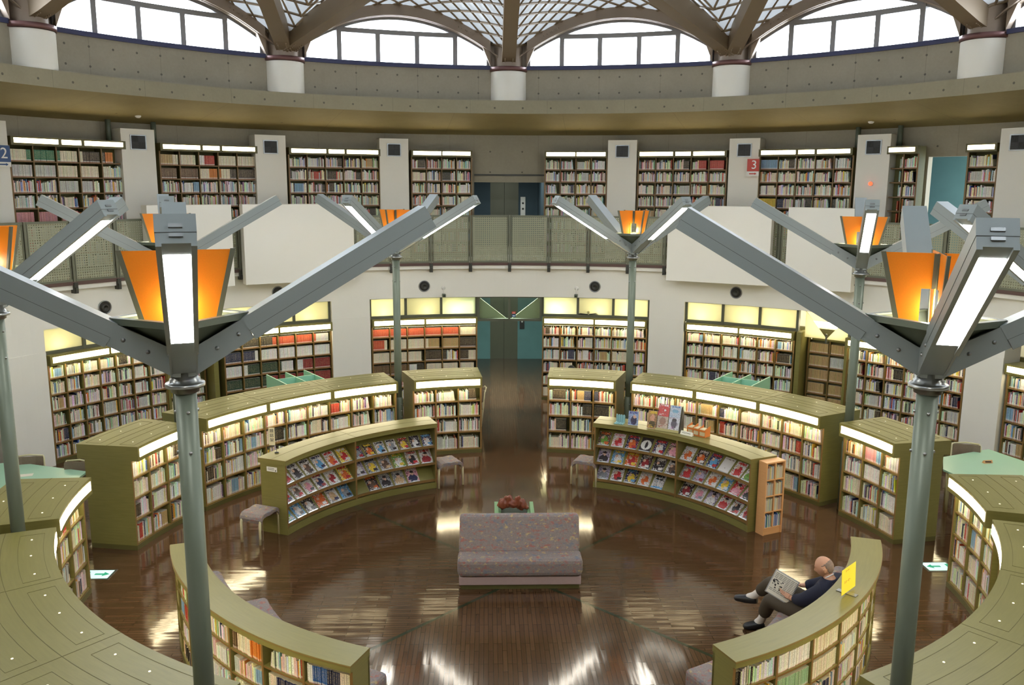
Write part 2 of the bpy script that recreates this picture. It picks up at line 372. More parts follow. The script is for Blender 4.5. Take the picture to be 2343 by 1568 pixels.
def text(name, s, size, mat, parent, origin, ex, ey, extrude=.001, align='CENTER', local_off=None):
    """flat lettering; ex/ey are the unit vectors of reading direction and up"""
    cu = bpy.data.curves.new(name, 'FONT'); cu.body = s; cu.size = size; cu.align_x = align; cu.align_y = 'CENTER'; cu.extrude = extrude
    cu.materials.append(MATS[mat]); o = bpy.data.objects.new(name, cu); COL.objects.link(o)
    ex, ey = Vector(ex).normalized(), Vector(ey).normalized(); ez = ex.cross(ey)
    m = Matrix((ex, ey, ez)).transposed().to_4x4(); m.translation = Vector(origin) - (WL.get(parent.name, Vector()) if parent else Vector()) if local_off is None else Vector(origin)
    o.parent = parent; o.matrix_local = m
    dg = bpy.context.evaluated_depsgraph_get(); me = bpy.data.meshes.new_from_object(o.evaluated_get(dg), depsgraph=dg); bpy.data.objects.remove(o)
    o = bpy.data.objects.new(name, me); COL.objects.link(o); o.parent = parent; o.matrix_local = m; return o

# ================================================================== SETTING
mb = MB(); mb.arc(.001, 15.6, -180, 180, -.2, 0, step=6, ends=False); struct('floor', mb, 'plank_floor')
# lower white wall: band above the openings and piers between the bookcases
RW = 9.64
PIERS = [(-64.9, -60.5), (-24.5, -19.25), (19.95, 24.75), (60.6, 64.7), (-40.45, -39.1), (39.6, 40.45)]
mb = MB(); mb.arc(RW, 9.95, -180, 180, 2.52, 3.2, step=2, ends=False); struct('wall_lower_band', mb, 'white_wall')
mb = MB()
for a0, a1 in PIERS[:4]:
    mb.arc(RW, 10.1, a0, a1, 2.12, 2.52); mb.arc(RW - .008, 10.1, a0, a1, 0, 2.12)
for a0, a1 in ((80, 180), (-180, -80)): mb.arc(RW, 10.1, a0, a1, 0, 2.52, step=3)
struct('wall_lower_piers', mb, 'white_wall')
# solid back of the ground floor ring, with the gap for the lift lobby
mb = MB(); mb.arc(11.3, 11.5, 6.2, 353.8, 0, 3.2, step=4); struct('wall_outer_lower', mb, 'white_wall')
# gallery slab and its edge
mb = MB(); mb.arc(9.5, 11.5, -180, 180, 3.2, 3.38, step=3, ends=False, mi=0); struct('floor_gallery', mb, 'white_wall')
# gallery back wall with the opening of the lift lobby and one bay of daylight
mb = MB()
for a0, a1 in ((4.84, 49.9), (54.2, 355.94)): mb.arc(11.3, 11.5, a0, a1, 3.38, 6.36, step=2)
mb.arc(11.3, 11.5, -4.06, 4.84, 5.2, 6.36); mb.arc(11.27, 11.3, -4.06, 4.84, 5.36, 5.4, m=1); mb.arc(11.3, 11.5, 49.9, 54.2, 5.74, 6.36)
struct('wall_gallery', mb, ['concrete_back', 'dark_metal'])
# soffit and ring beam
mb = MB(); mb.arc(9.0, 11.6, -180, 180, 6.68, 6.74, step=2, ends=False, z0b=6.31, z1b=6.5, mb=1, mi=0); struct('ceiling_soffit', mb, ['concrete_beam', 'concrete_soffit'])
mb = MB(); mb.arc(8.99, 9.45, -180, 180, 6.68, 6.965, step=1.5, ends=False); struct('trim_ring_beam', mb, 'concrete_beam')
mb = MB(); mb.arc(9.35, 9.6, -180, 180, 6.94, 7.66, step=1.5, ends=False); struct('wall_clerestory', mb, 'concrete_upper')
mb = MB()
for k in range(12): mb.arc(9.31, 9.6, 30 * k + 2.5, 30 * k + 27.5, 7.655, 7.735)
struct('trim_sill', mb, 'navy_sill')
# columns
for k in range(12):
    a = 30 * k; c = P(9.42, a)
    e = thing('column', None, None, P(9.42, a, 6.96))
    e['kind'] = 'structure'
    mb = MB(); mb.lathe([(.40, 6.96), (.40, 7.6)], c, n=32); mb.build('column_shaft', 'white_wall', e)
    mb = MB(); mb.lathe([(.405, 7.61), (.425, 7.61), (.425, 7.70), (.3, 7.70)], c, n=32); mb.build('column_cap', 'cap_metal', e)
    mb = MB(); mb.lathe([(.31, 7.7), (.31, 8.15), (.29, 8.24), (.2, 8.3), (.0, 8.32)], c, n=28); mb.build('column_steel_head', 'steel_beam', e)
# arched windows
def arch_z(d, crown=8.70): return crown - .0044 * d * d
for k in range(12):
    ac = 30 * k + 15
    e = thing('window_%d' % (k + 1), None, None, P(9.45, ac, 7.73)); e['kind'] = 'structure'
    fr = MB(); R0, R1 = 9.42, 9.54; N = 20; hw = 12.2
    pts = [(-hw + 2 * hw * i / N) for i in range(N + 1)]
    for i in range(N):                                # outer frame follows the arch
        d0, d1 = pts[i], pts[i + 1]; z0, z1 = arch_z(d0), arch_z(d1); t = .05
        for ra, sg in ((R0, 1), (R1, -1)):
            q = [P(ra, ac + d0, z0 - t), P(ra, ac + d1, z1 - t), P(ra, ac + d1, z1 + .02), P(ra, ac + d0, z0 + .02)]; fr.face(q if sg > 0 else q[::-1])
        fr.face([P(R0, ac + d0, z0 - t), P(R1, ac + d0, z0 - t), P(R1, ac + d1, z1 - t), P(R0, ac + d1, z1 - t)])
    for d in (-hw, hw): fr.rbox(ac + d, R0, R1, .06, 7.73, 8.06)
    for d in (-7.75, 7.75):
        fr.rbox(ac + d, R0 - .02, R1, .10, 7.73, arch_z(7.75) - .02)
    for d in (-2.62, 2.62): fr.rbox(ac + d, R0 - .01, R1, .10, 7.73, 8.36)
    fr.arc(R0 - .01, R1, ac - 7.7, ac + 7.7, 8.33, 8.43)
    fr.arc(R0, R1, ac - hw, ac + hw, 7.73, 7.76)
    fr.build('window_frame', 'window_grey', e)
    gl = MB()
    for i in range(N):
        d0, d1 = pts[i], pts[i + 1]; gl.face([P(9.49, ac + d0, 7.74), P(9.49, ac + d1, 7.74), P(9.49, ac + d1, arch_z(d1)), P(9.49, ac + d0, arch_z(d0))])
    gl.build('window_pane', 'window_glass', e)
    # curved steel beam over it
    bm_ = MB(); N2 = 28; hb = 14.6
    for i in range(N2):
        d0 = -hb + 2 * hb * i / N2; d1 = -hb + 2 * hb * (i + 1) / N2
        lo = lambda d: max(7.72, arch_z(d)) if abs(d) < hw else 7.72
        hi = lambda d: arch_z(d, 8.95)
        for (ra, sg) in ((9.28, 1), (9.62, -1)):
            q = [P(ra, ac + d0, lo(d0)), P(ra, ac + d1, lo(d1)), P(ra, ac + d1, hi(d1)), P(ra, ac + d0, hi(d0))]
            if abs((d0 + d1) / 2) > hw and ra < 9.5: q = [P(9.44, ac + d0, 7.72), P(9.44, ac + d1, 7.72), P(9.44, ac + d1, hi(d1)), P(9.44, ac + d0, hi(d0))]
            bm_.face(q if sg > 0 else q[::-1])
        bm_.face([P(9.28, ac + d0, lo(d0)), P(9.62, ac + d0, lo(d0)), P(9.62, ac + d1, lo(d1)), P(9.28, ac + d1, lo(d1))])
        bm_.face([P(9.28, ac + d0, hi(d0)), P(9.28, ac + d1, hi(d1)), P(9.62, ac + d1, hi(d1)), P(9.62, ac + d0, hi(d0))])
        # slim flange standing proud at the lower edge
        if abs(d0) < hb - .5:
            za, zb = arch_z(d0, 8.74), arch_z(d1, 8.74)
            bm_.face([P(9.22, ac + d0, za), P(9.22, ac + d1, zb), P(9.28, ac + d1, zb), P(9.28, ac + d0, za)]); bm_.face([P(9.22, ac + d0, za - .03), P(9.22, ac + d1, zb - .03), P(9.22, ac + d1, zb), P(9.22, ac + d0, za)])
            bm_.face([P(9.28, ac + d0, za - .03), P(9.28, ac + d1, zb - .03), P(9.22, ac + d1, zb - .03), P(9.22, ac + d0, za - .03)])
    ob = bm_.build('trim_arch_beam', 'steel_beam'); ob['kind'] = 'structure'
    bl = MB()
    for sgn in (-1, 1):
        for q in (8.2, 9.3):
            for w_ in range(3):
                d = sgn * (q + w_ * .45); bl.lathe([(.016, 0), (.012, .02), (0, .024)], P(9.28, ac + d, arch_z(d, 8.84)), n=8, axis=-P(1, ac + d))
    bl.build('bolts', 'steel_beam', ob)
# vaulted roof membrane
def vault(r, d):
    k = r / 9.3; return 8.0 + (9.3 - r) * .36 - (9.3 - r) ** 2 * .008 + .0044 * (225 - d * d) * k
mb = MB(); NR, ND = 14, 12
for b in range(12):
    ac = 30 * b + 15
    for i in range(NR):
        r0, r1 = 9.5 - 9.4 * i / NR, 9.5 - 9.4 * (i + 1) / NR
        for j in range(ND):
            d0, d1 = -15 + 30 * j / ND, -15 + 30 * (j + 1) / ND
            mb.face([P(r0, ac + d0, vault(r0, d0)), P(r0, ac + d1, vault(r0, d1)), P(r1, ac + d1, vault(r1, d1)), P(r1, ac + d0, vault(r1, d0))][::-1], smooth=True)
struct('ceiling_vault', mb, 'membrane')
for b in range(-3, 3):                                # lattice of laths under the membrane
    ac = 30 * b + 15; mb = MB()
    for sg in (-1, 1):
        for c in range(-26, 27):
            pts = []
            for i in range(0, 83):
                q = i * .06; s_ = c * (radians(30) * 8.6 / 11) + radians(15) * 8.6 + sg * q * 1.0; r = 9.42 - q; d = degrees(s_ / 8.6) * 1.0
                if abs(d) <= 15.2 and r > 4.5: pts.append(P(r, ac + max(-15, min(15, d)), vault(r, max(-15, min(15, d))) - .05))
                elif pts: break
            if len(pts) > 1: mb.tube(pts, .024, n=4, cap=False, smooth=False)
    o = mb.build('ceiling_lattice', 'rib_brown'); o['kind'] = 'structure'
# steel ribs rising from the columns
def rib(name, pts, w, h):
    mb = MB(); pts = [Vector(p) for p in pts]; L = []
    for i, p in enumerate(pts):
        d = pts[min(i + 1, len(pts) - 1)] - pts[max(i - 1, 0)]; t = Vector((-d.y, d.x, 0)).normalized(); n = d.cross(t).normalized()
        if n.z < 0: n = -n
        L.append((p - t * w / 2, p + t * w / 2, p + t * w / 2 + n * h, p - t * w / 2 + n * h))
    for a, b in zip(L, L[1:]):
        for i in range(4): j = (i + 1) % 4; mb.face([a[i], a[j], b[j], b[i]])
    mb.face(L[0][::-1]); mb.face(L[-1])
    for s_ in (-1, 1):                                # lower flange
        for a, b in zip(pts, pts[1:]): pass
    for i in range(3, 9):
        p = pts[0].lerp(pts[1], i / 9.0); d = (pts[1] - pts[0]).normalized(); t = Vector((-d.y, d.x, 0)).normalized()
        for q in (-.28, .28): mb.lathe([(.016, 0), (.012, -.02), (0, -.022)], p + t * w * q, n=6)
    o = mb.build(name, 'rib_brown'); o['kind'] = 'structure'; return o
for k in range(12):
    a = 30 * k
    if k % 2 == 0: rib('trim_rib', [P(9.35, a, 7.74)] + [P(r, a, 8.0 + (9.3 - r) * .36 - (9.3 - r) ** 2 * .008 - .28) for r in (8.9, 8.2, 7.2, 6.2, 5, 3.5, 1.6, .3)], .3, .34)
    else:
        base = P(9.3, a, 7.74); dr = -P(1, a)
        for dg_ in (-26, 19):
            an = atan2(dr.x, dr.y) + radians(dg_ if k < 6 else -dg_); dv = Vector((sin(an), cos(an), 0))
            rib('trim_rib_leg', [base] + [base + dv * q + Vector((0, 0, .05 + q * .27 + q * q * .008)) for q in (.5, 1.3, 2.4, 3.6, 5.0, 6.4)], .3, .36)
mb = MB(); mb.lathe([(0, 10.95), (.7, 10.95), (.7, 11.3), (0, 11.3)], n=24); struct('ceiling_oculus', mb, 'rib_brown')

# lift lobbies (ground floor and gallery)
def lobby(z0, z1, wall, w=1.18, y1=14.75):
    y0 = 9.95 if z0 < 1 else 11.45; mb = MB(); mb.abox(-w - .1, -w, y0, y1, z0, z1); mb.abox(w, w + .1, y0, y1, z0, z1); mb.abox(-w - .1, -.38, y1, y1 + .2, z0, z1); mb.abox(.44, w + .1, y1, y1 + .2, z0, z1)
    mb.abox(-w - .1, w + .1, 9.95 if z0 < 1 else 11.5, y1 + .2, z1, z1 + .08); return mb
o = lobby(0, 2.95, None); struct('wall_lobby', o, 'teal_lit_concrete')
o = lobby(3.38, 5.6, None, 1.0); struct('wall_lobby_upper', o, 'blue_shade_concrete')
mb = MB(); mb.abox(-1.1, 1.1, 11.4, 15, 3.2, 3.38); struct('floor_lobby_upper', mb, 'concrete_back')
for i, z0 in enumerate((0, 3.38)):
    e = thing('door_%d' % (i + 1), None, None, (.03, 14.8, z0)); e['kind'] = 'structure'
    mb = MB(); mb.abox(-.38, .025, 14.78, 14.84, z0, z0 + 2.2); mb.build('door_leaf', 'lift_metal', e)
    mb = MB(); mb.abox(.035, .44, 14.78, 14.84, z0, z0 + 2.2); mb.build('door_leaf', 'lift_metal', e)
    mb = MB(); mb.abox(-.38, .44, 14.86, 14.9, z0, z0 + 2.2); mb.build('door_light_stop', 'dark_metal', e)  # panel added to stop sky light coming through the gap between leaves
    mb = MB(); mb.abox(-.38, .44, 14.76, 14.9, z0 + 2.2, z0 + (2.95 if i == 0 else 2.22)); mb.build('door_header', 'lift_metal', e)
    t = thing('lift_call_panel', 'small %s lift call panel on the %s beside the lift doors' % (('dark', 'ground floor wall') if i == 0 else ('white', 'gallery wall')), 'control panel', (.58, 14.74, z0 + 1.35))
    mb = MB(); zz = z0 + (1.2 if i == 0 else 1.15); mb.abox(.5, .64, 14.71, 14.75, zz - .28, zz + .28); mb.build('plate', 'black_plastic' if i == 0 else 'white_plastic', t)
    mb = MB(); mb.lathe([(.028, 0), (.028, .012), (0, .012)], (.57, 14.71, zz + .1), n=12, axis=(0, -1, 0)); mb.build('button', 'white_plastic' if i == 0 else 'black_plastic', t)
    mb = MB(); mb.lathe([(.028, 0), (.028, .012), (0, .012)], (.57, 14.71, zz - .06), n=12, axis=(0, -1, 0)); mb.build('button', 'white_plastic' if i == 0 else 'black_plastic', t)
for (x, y, z, en) in ((0, 10.35, 2.88, 85), (0, 12.8, 5.5, 16)):  # unseen area lights added to brighten the dark lobbies
    ld = bpy.data.lights.new('lobby_fill', 'AREA'); ld.energy = en; ld.color = (.92, 1, .95); ld.shape = 'RECTANGLE'; ld.size = 1.2; ld.size_y = .4
    lo = bpy.data.objects.new('lobby_fill', ld); COL.objects.link(lo); lo.location = (x, y, z); lo['kind'] = 'helper'
# glazed lintel over the lobby entrance
e = thing('window_13', None, None, P(9.7, .3, 1.94)); e['kind'] = 'structure'
mb = MB()
mb.arc(9.68, 9.76, -4.1, 4.8, 1.93, 1.99); mb.arc(9.68, 9.76, -4.1, 4.8, 2.49, 2.52)
for a in (-4.05, .3, 4.75): mb.rbox(a, 9.67, 9.77, .05, 1.93, 2.52)
mb.build('window_frame', 'mullion_grey', e)
for a0, a1 in ((-4.0, .2), (.4, 4.7)):
    mb = MB(); mb.arc(9.71, 9.72, a0, a1, 1.99, 2.5); mb.build('window_pane', 'lintel_glass', e)
mb = MB()                                             # bracing plates behind the glass
for s_ in (-1, 1):
    mb.prism([(s_ * .74 + .05, 9.84, 1.96), (s_ * .74 + .05, 9.84, 2.5), (s_ * .05 + .05, 9.84, 1.96)], (0, .04, 0))
struct('trim_1', mb, 'brace_plate')
# daylight bay on the gallery
mb = MB(); c = P(12.6, 52.2); t = P(1, 142.2)
mb.rbox(52.2, 13.0, 13.1, 3.0, 3.3, 6.3); mb.arc(11.5, 13.1, 45.6, 58.4, 6.3, 6.36); mb.rbox(58.3, 11.5, 12.0, .08, 3.3, 6.3); struct('wall_daylight_bay', mb, 'teal_lit_concrete')  # back wall, plus unseen roof and right piece added to limit the daylight
mb = MB(); mb.rbox(52.2, 11.5, 13.1, 2.6, 3.2, 3.38); struct('floor_daylight_bay', mb, 'concrete_back')
mb = MB(); mb.rbox(46.2, 11.5, 13.1, .08, 3.3, 6.3); struct('wall_daylight_side', mb, 'blue_shade_concrete')

# frosted lit panels above the ground floor cases, with real lamps behind them
def frosted(a0, a1, n):
    e = thing('window_%d' % frosted.k, None, None, P(9.8, (a0 + a1) / 2, 2.06)); e['kind'] = 'structure'; frosted.k += 1
    mb = MB(); mb.arc(9.75, 9.83, a0, a1, 2.03, 2.10); mb.arc(9.75, 9.83, a0, a1, 2.50, 2.53)
    for i in range(n + 1): mb.rbox(a0 + (a1 - a0) * i / n, 9.74, 9.84, .055, 2.05, 2.53)
    mb.build('window_frame', 'mullion_grey', e)
    for i in range(n):
        b0 = a0 + (a1 - a0) * i / n; b1 = a0 + (a1 - a0) * (i + 1) / n
        mb = MB(); mb.arc(9.79, 9.80, b0 + .15, b1 - .15, 2.09, 2.51); mb.build('window_pane', 'frosted_glass', e)
        ld = bpy.data.lights.new('panel_lamp', 'POINT'); ld.energy = 12; ld.color = (1, .93, .7); ld.shadow_soft_size = .06
        lo = bpy.data.objects.new('panel_lamp', ld); COL.objects.link(lo); lo.location = P(9.97, (b0 + b1) / 2 + .5 * (1 if i % 2 else -1), 2.18); lo['kind'] = 'helper'
frosted.k = 14
for a0, a1, n in ((-19.1, -4.3, 3), (5.0, 19.8, 3), (24.9, 39.6, 3), (46.2, 60.4, 3), (-39.0, -24.6, 3), (-60.3, -46.2, 3)): frosted(a0, a1, n)
# glazed V bays over the alcoves
for a0, a1 in ((40.5, 46.1), (-46.1, -40.5)):
    e = thing('window_%d' % frosted.k, None, None, P(9.8, (a0 + a1) / 2, 2.06)); e['kind'] = 'structure'; frosted.k += 1
    mb = MB(); mb.arc(9.75, 9.83, a0, a1, 2.5, 2.53); mb.rbox((a0 + a1) / 2, 9.76, 9.8, .03, 1.86, 2.05); mb.build('window_frame', 'mullion_grey', e)
    mb = MB(); am = (a0 + a1) / 2
    for s_ in (-1, 1): mb.prism([P(9.78, am + s_ * 2.75, 2.5), P(9.78, am + s_ * 2.75, 1.94), P(9.78, am, 1.94)], P(.02, am)); 
    mb.build('window_panel', 'frosted_glass', e)
    mb = MB(); mb.arc(10.15, 10.2, a0, a1, 2.12, 2.24); mb.build('window_lamp', 'strip_light', e)
mb = MB(); mb.arc(10.12, 10.2, 6.5, 353.5, 0, 2.1, step=3); struct('wall_case_backing', mb, 'olive_wood_dark')

# ================================================================== BOOKS
PAL = {'cream': (238, 228, 198), 'white': (240, 238, 230), 'pale grey': (208, 208, 200), 'tan': (196, 166, 112), 'brown': (104, 74, 52), 'dark brown': (62, 48, 40),
       'black': (34, 32, 34), 'navy': (34, 44, 84), 'blue': (44, 92, 160), 'pale blue': (142, 178, 204), 'green': (40, 118, 84), 'dark green': (26, 62, 48), 'pale green': (164, 196, 152),
       'red': (186, 44, 38), 'orange red': (196, 72, 44), 'crimson': (146, 26, 44), 'orange': (222, 134, 52), 'yellow': (228, 196, 66), 'pink': (222, 158, 158), 'purple': (108, 76, 128), 'teal': (60, 148, 142), 'grey': (120, 120, 118)}
MIX = ['cream'] * 16 + ['white'] * 15 + ['pale grey'] * 6 + ['tan', 'brown', 'dark brown', 'black', 'navy', 'navy', 'blue', 'pale blue', 'pale blue', 'dark green', 'pale green', 'red', 'orange red', 'orange', 'yellow', 'pink', 'crimson', 'grey', 'purple']
LIGHTMIX = MIX + ['cream'] * 10 + ['white'] * 12 + ['yellow']
RUNS = ['cream'] * 6 + ['white'] * 5 + ['pale grey'] * 3 + ['tan', 'dark brown', 'navy', 'red', 'pale blue', 'black']
BOOKS = []
def fill(ctx, r, a0, a1, z, hmax, face, spec, rs, depth=.15):
    """one bay of one shelf; face=+1: spines towards the centre, -1: outwards; a0..a1 in degrees; spec: 'mix' or [(share, colour)]"""
    width = radians(a1 - a0) * r; x = .004; n0 = 0
    if spec == 'empty': return
    full = rs.choice((1.0, 1.0, 1.0, .99, .98, .95, .88)); lim = width * full
    runs = spec if isinstance(spec, list) else None
    run_left = 0; hcur = None
    while x < lim - .012:
        if runs:
            fr = x / width; acc = 0; colr = runs[-1][1]
            for sh, cn in runs:
                acc += sh
                if fr < acc: colr = cn; break
            if colr in ('mix', 'light'): w = rs.uniform(.012, .032); h = hmax * rs.uniform(.68, .93); cn = rs.choice(MIX if colr == 'mix' else LIGHTMIX); jit = .12
            elif colr == 'gap': x += .05; continue
            else: w = .022; h = hmax * .84; cn = colr; jit = .03
        else:
            if run_left <= 0:
                if rs.random() < .05: run_left = rs.randint(4, 9); rw = rs.uniform(.014, .028); rh = rs.uniform(.72, .9); rc = rs.choice(RUNS)
                else: run_left = 0
            if run_left > 0: w, h, cn, jit = rw, hmax * rh, rc, .03; run_left -= 1
            else:
                w = rs.choice((.010, .012, .014, .017, .02, .024, .03)) * rs.uniform(.9, 1.1); h = hmax * rs.uniform(.66, .95); cn = rs.choice(MIX if spec == 'mix' else LIGHTMIX); jit = .12
        if x + w > lim: break
        col = tuple(max(0, min(255, v * (1 + rs.uniform(-jit, jit)))) for v in PAL[cn])
        am = a0 + degrees((x + w / 2) / r)
        BOOKS.append(dict(r=r + rs.uniform(0, .012) * face, a=am, z=z, w=w * .94, h=h, d=depth * rs.uniform(.85, 1), face=face, col=lin(col)[:3], cn=cn, ctx=ctx, n=n0, lean=0.0))
        x += w; n0 += 1
    # the last book of a slack row leans
    if full < .95 and n0 > 3 and not runs:
        BOOKS[-1]['lean'] = .14 * (1 if True else -1)
def book_geo(mb, b, k, off=None):
    e = Vector((sin(radians(b['a'])), cos(radians(b['a'])), 0)); t = Vector((e.y, -e.x, 0))    # t: growing angle
    n = -e * b['face']                                  # direction the spine faces
    up = Vector((0, 0, 1))
    if b['lean']: up = (up - t * b['lean']).normalized()
    o = e * b['r'] + Vector((0, 0, b['z'] + (.004 if b['lean'] else 0.0)))
    hw = t * (b['w'] / 2); dv = -n * b['d']; hv = up * b['h']
    A, B, C_, D = o - hw, o + hw, o + hw + hv, o - hw + hv
    E_, F, G, H_ = A + dv, B + dv, C_ + dv, D + dv; col = b['col']; pg = (.62, .56, .42)
    spine = [A, B, C_, D]; uvk = float(k % 997)
    if (B - A).cross(D - A).dot(n) < 0: spine = [B, A, D, C_]
    mb.face(spine, 0, [(uvk + .02, .001), (uvk + .98, .001), (uvk + .98, .999), (uvk + .02, .999)], col)
    u5 = [(.5, 1.5)] * 4
    mb.face([B, F, G, C_], 0, u5, col); mb.face([E_, A, D, H_], 0, u5, col); mb.face([D, C_, G, H_], 0, u5, pg); mb.face([F, E_, H_, G], 0, u5, pg)
    mb.face([A, B, F, E_], 0, u5, col)

# ================================================================== BOOKCASES
def seams(mb, r0, r1, a0, a1, z, m=0):
    w = .003
    mb.arc(r0, r0 + w, a0, a1, z - .001, z + .0015, m, step=2); mb.arc(r1, r1 + w, a0, a1, z - .001, z + .0015, m, step=2)
    for a in (a0, a1): mb.rbox(a, r0, r1, w, z - .001, z + .0015, m)
CASES = []
def curved_case(label, ctx, rf, a0, a1, bays, zs, zc0, ztop, depth, over=.11, lights=None, style='mix', rows=None, lm='strip_light', back=0.0, group=None, hrow=None, seed=1, kick=.09, z00=0.0, wm='olive_wood', modules=1, spots=False):
    """lit bookcase facing the centre. rf: radius of the shelf fronts, zc0..ztop: the canopy, zs: tops of the shelf boards"""
    rs = random.Random(seed); am = (a0 + a1) / 2
    e = thing('curved_bookcase', label, 'bookcase', P(rf + depth / 2, am, z00), 0, group)
    rb = rf + depth
    k_ = MB(); k_.arc(rf + .0, rb + back, a0, a1, z00, z00 + kick - .02, 0, mi=0); k_.build('kickboard', 'olive_wood_dark', e)
    tw = degrees(.03 / rf)
    for a in (a0, a1 - tw): f = MB(); f.arc(rf, rb + back, a, a + tw, z00 + kick - .02, zc0, 0, mi=1); f.build('side_panel', [wm, 'edge_wood'], e)
    b = MB()
    if back: b.arc(rb - .02, rb + back, a0 + tw, a1 - tw, z00 + kick - .02, zc0, 0)
    else: b.arc(rb - .02, rb, a0 + tw, a1 - tw, z00 + kick - .02, zc0, 0)
    b.build('back_panel', 'olive_inside', e)
    c = MB(); c.arc(rf - over, rb + back + (over if back else 0), a0 - .0, a1 + .0, zc0, ztop, 0, mb=1); c.build('canopy', [wm, 'olive_inside'], e)
    hrow = hrow or [ (zs[i - 1] if i else zc0) - zs[i] for i in range(len(zs))]
    for z in zs:
        s = MB(); s.arc(rf + .012, rb - .02, a0 + tw, a1 - tw, z - .022, z, 0, mi=1); s.build('shelf', [wm, 'edge_wood'], e)
    ba = [a0 + tw / 2 + (a1 - a0 - tw) * i / bays for i in range(bays + 1)]
    for a in ba[1:-1]:
        d = MB(); d.rbox(a, rf + .004, rb - .02, .022, z00 + kick, zc0, 0, fm={'y': 1}); d.build('divider', [wm, 'edge_wood'], e)
    lights = lights or [(a0 + .35, a1 - .35)]
    for l0, l1 in lights:
        m = MB(); h = ztop - zc0
        m.arc(rf - over - .004, rf - over - .001, l0, l1, zc0 + h * .27, ztop - h * .19, 0); m.build('light_diffuser', lm, e)
        if z00 < 1 and over: m = MB(); m.arc(rf - over + .02, rf - .03, l0, l1, zc0 - .004, zc0 - .001, 0); m.build('light_diffuser', lm, e)
    if spots:
        for q in range(modules):
            m0 = a0 + (a1 - a0) * q / modules; m1 = a0 + (a1 - a0) * (q + 1) / modules; dm = m1 - m0; D = rb + back + over - (rf - over)
            r_in, r_out = rf - over, rb + back + over
            sm = MB(); seams(sm, r_in + .10 * D, r_in + .34 * D, m0 + dm * .06, m1 - dm * .1, ztop + .0005); seams(sm, r_in + .66 * D, r_in + .90 * D, m0 + dm * .06, m1 - dm * .1, ztop + .0005)
            if q: sm.rbox(m0, r_in, r_out, .005, ztop - .001, ztop + .002)
            sm.arc((r_in + r_out) / 2, (r_in + r_out) / 2 + .005, m0, m1, ztop - .001, ztop + .002)
            sm.build('lid_seam', 'seam_dark', e)
            for rr in (r_in + .22 * D, r_in + .78 * D):
                for fq in (.17, .5, .8):
                    sp = MB(); sp.lathe([(0, .003), (.009, .003), (.010, 0)], P(rr, m0 + dm * fq, ztop), n=10); sp.build('spot_hole', 'spot_light', e)
    for i, z in enumerate(zs):
        for j in range(bays):
            spec = style
            if rows and i in rows:
                rr = rows[i]
                if isinstance(rr, dict): spec = rr.get(j, style)
                else:       # shares over the whole row: cut this bay's part out
                    tot = []; acc = 0; lo, hi = j / bays, (j + 1) / bays
                    for sh, cn in rr:
                        s0, s1 = max(lo, acc), min(hi, acc + sh); acc += sh
                        if s1 > s0 + 1e-6: tot.append(((s1 - s0) / (hi - lo), cn))
                    spec = tot or style
            fill((ctx, i, j, len(zs)), rf + .03, ba[j] + degrees(.014 / rf), ba[j + 1] - degrees(.014 / rf), z + .0005, min(.285, hrow[i] - .03), 1, spec, rs)
    CASES.append(e); return e
ZM = [1.04, .74, .43, .09]
MIDG = 'tall lit bookcases of the middle ring'
def midcase(label, ctx, a0, a1, mods, seed, **k):
    L = []
    for q in range(mods):
        m0 = a0 + (a1 - a0) * q / mods; m1 = a0 + (a1 - a0) * (q + 1) / mods; L.append((m0 + .45, m1 - .45))
    return curved_case(label, ctx, 5.48, a0, a1, 3 * mods, ZM, 1.31, 1.52, .24, .11, L, 'light', back=.46, seed=seed, group=MIDG, modules=mods, spots=True, **k)
midcase('short lit olive bookcase just left of the lobby aisle', 'short case left of aisle', -20.0, -6.1, 1, 11)
midcase('short lit olive bookcase just right of the lobby aisle', 'short case right of aisle', 7.15, 21.0, 1, 12,
        rows={0: [(.06, 'mix'), (.2, 'dark brown'), (.16, 'mix'), (.1, 'tan'), (.2, 'navy'), (.28, 'mix')], 1: [(.5, 'mix'), (.4, 'black'), (.1, 'mix')], 2: 'mix' and [(.1, 'mix'), (.2, 'black'), (.7, 'mix')]})
midcase('long curved lit bookcase behind the left magazine rack', 'long case behind left rack', -63.8, -23.3, 3, 13)
midcase('long curved lit bookcase behind the right magazine rack', 'long case behind right rack', 24.0, 63.2, 3, 14)
midcase('lit bookcase block behind the near left lamp post', 'case behind near left post', -80.2, -67.3, 1, 15)
midcase('lit bookcase block beside the near right lamp post with pink boxed volumes', 'case by near right post', 67.4, 79.9, 1, 16,
        rows={0: {1: [(.6, 'pink'), (.4, 'pale blue')]}, 1: {1: [(1, 'white')], 2: 'mix'}, 3: {1: 'mix'}})
midcase('lit bookcase by the left edge, beyond the green exit light', 'case at left edge', -108.3, -93.6, 1, 17)
midcase('lit bookcase by the right edge, next to the green exit light', 'case at right edge', 93.8, 107.4, 1, 18)
midcase('sweeping olive bookcase top filling the lower left corner', 'case in lower left corner', -155.0, -111.0, 3, 19)
midcase('sweeping olive bookcase top filling the lower right corner', 'case in lower right corner', 110.4, 155.0, 3, 20)
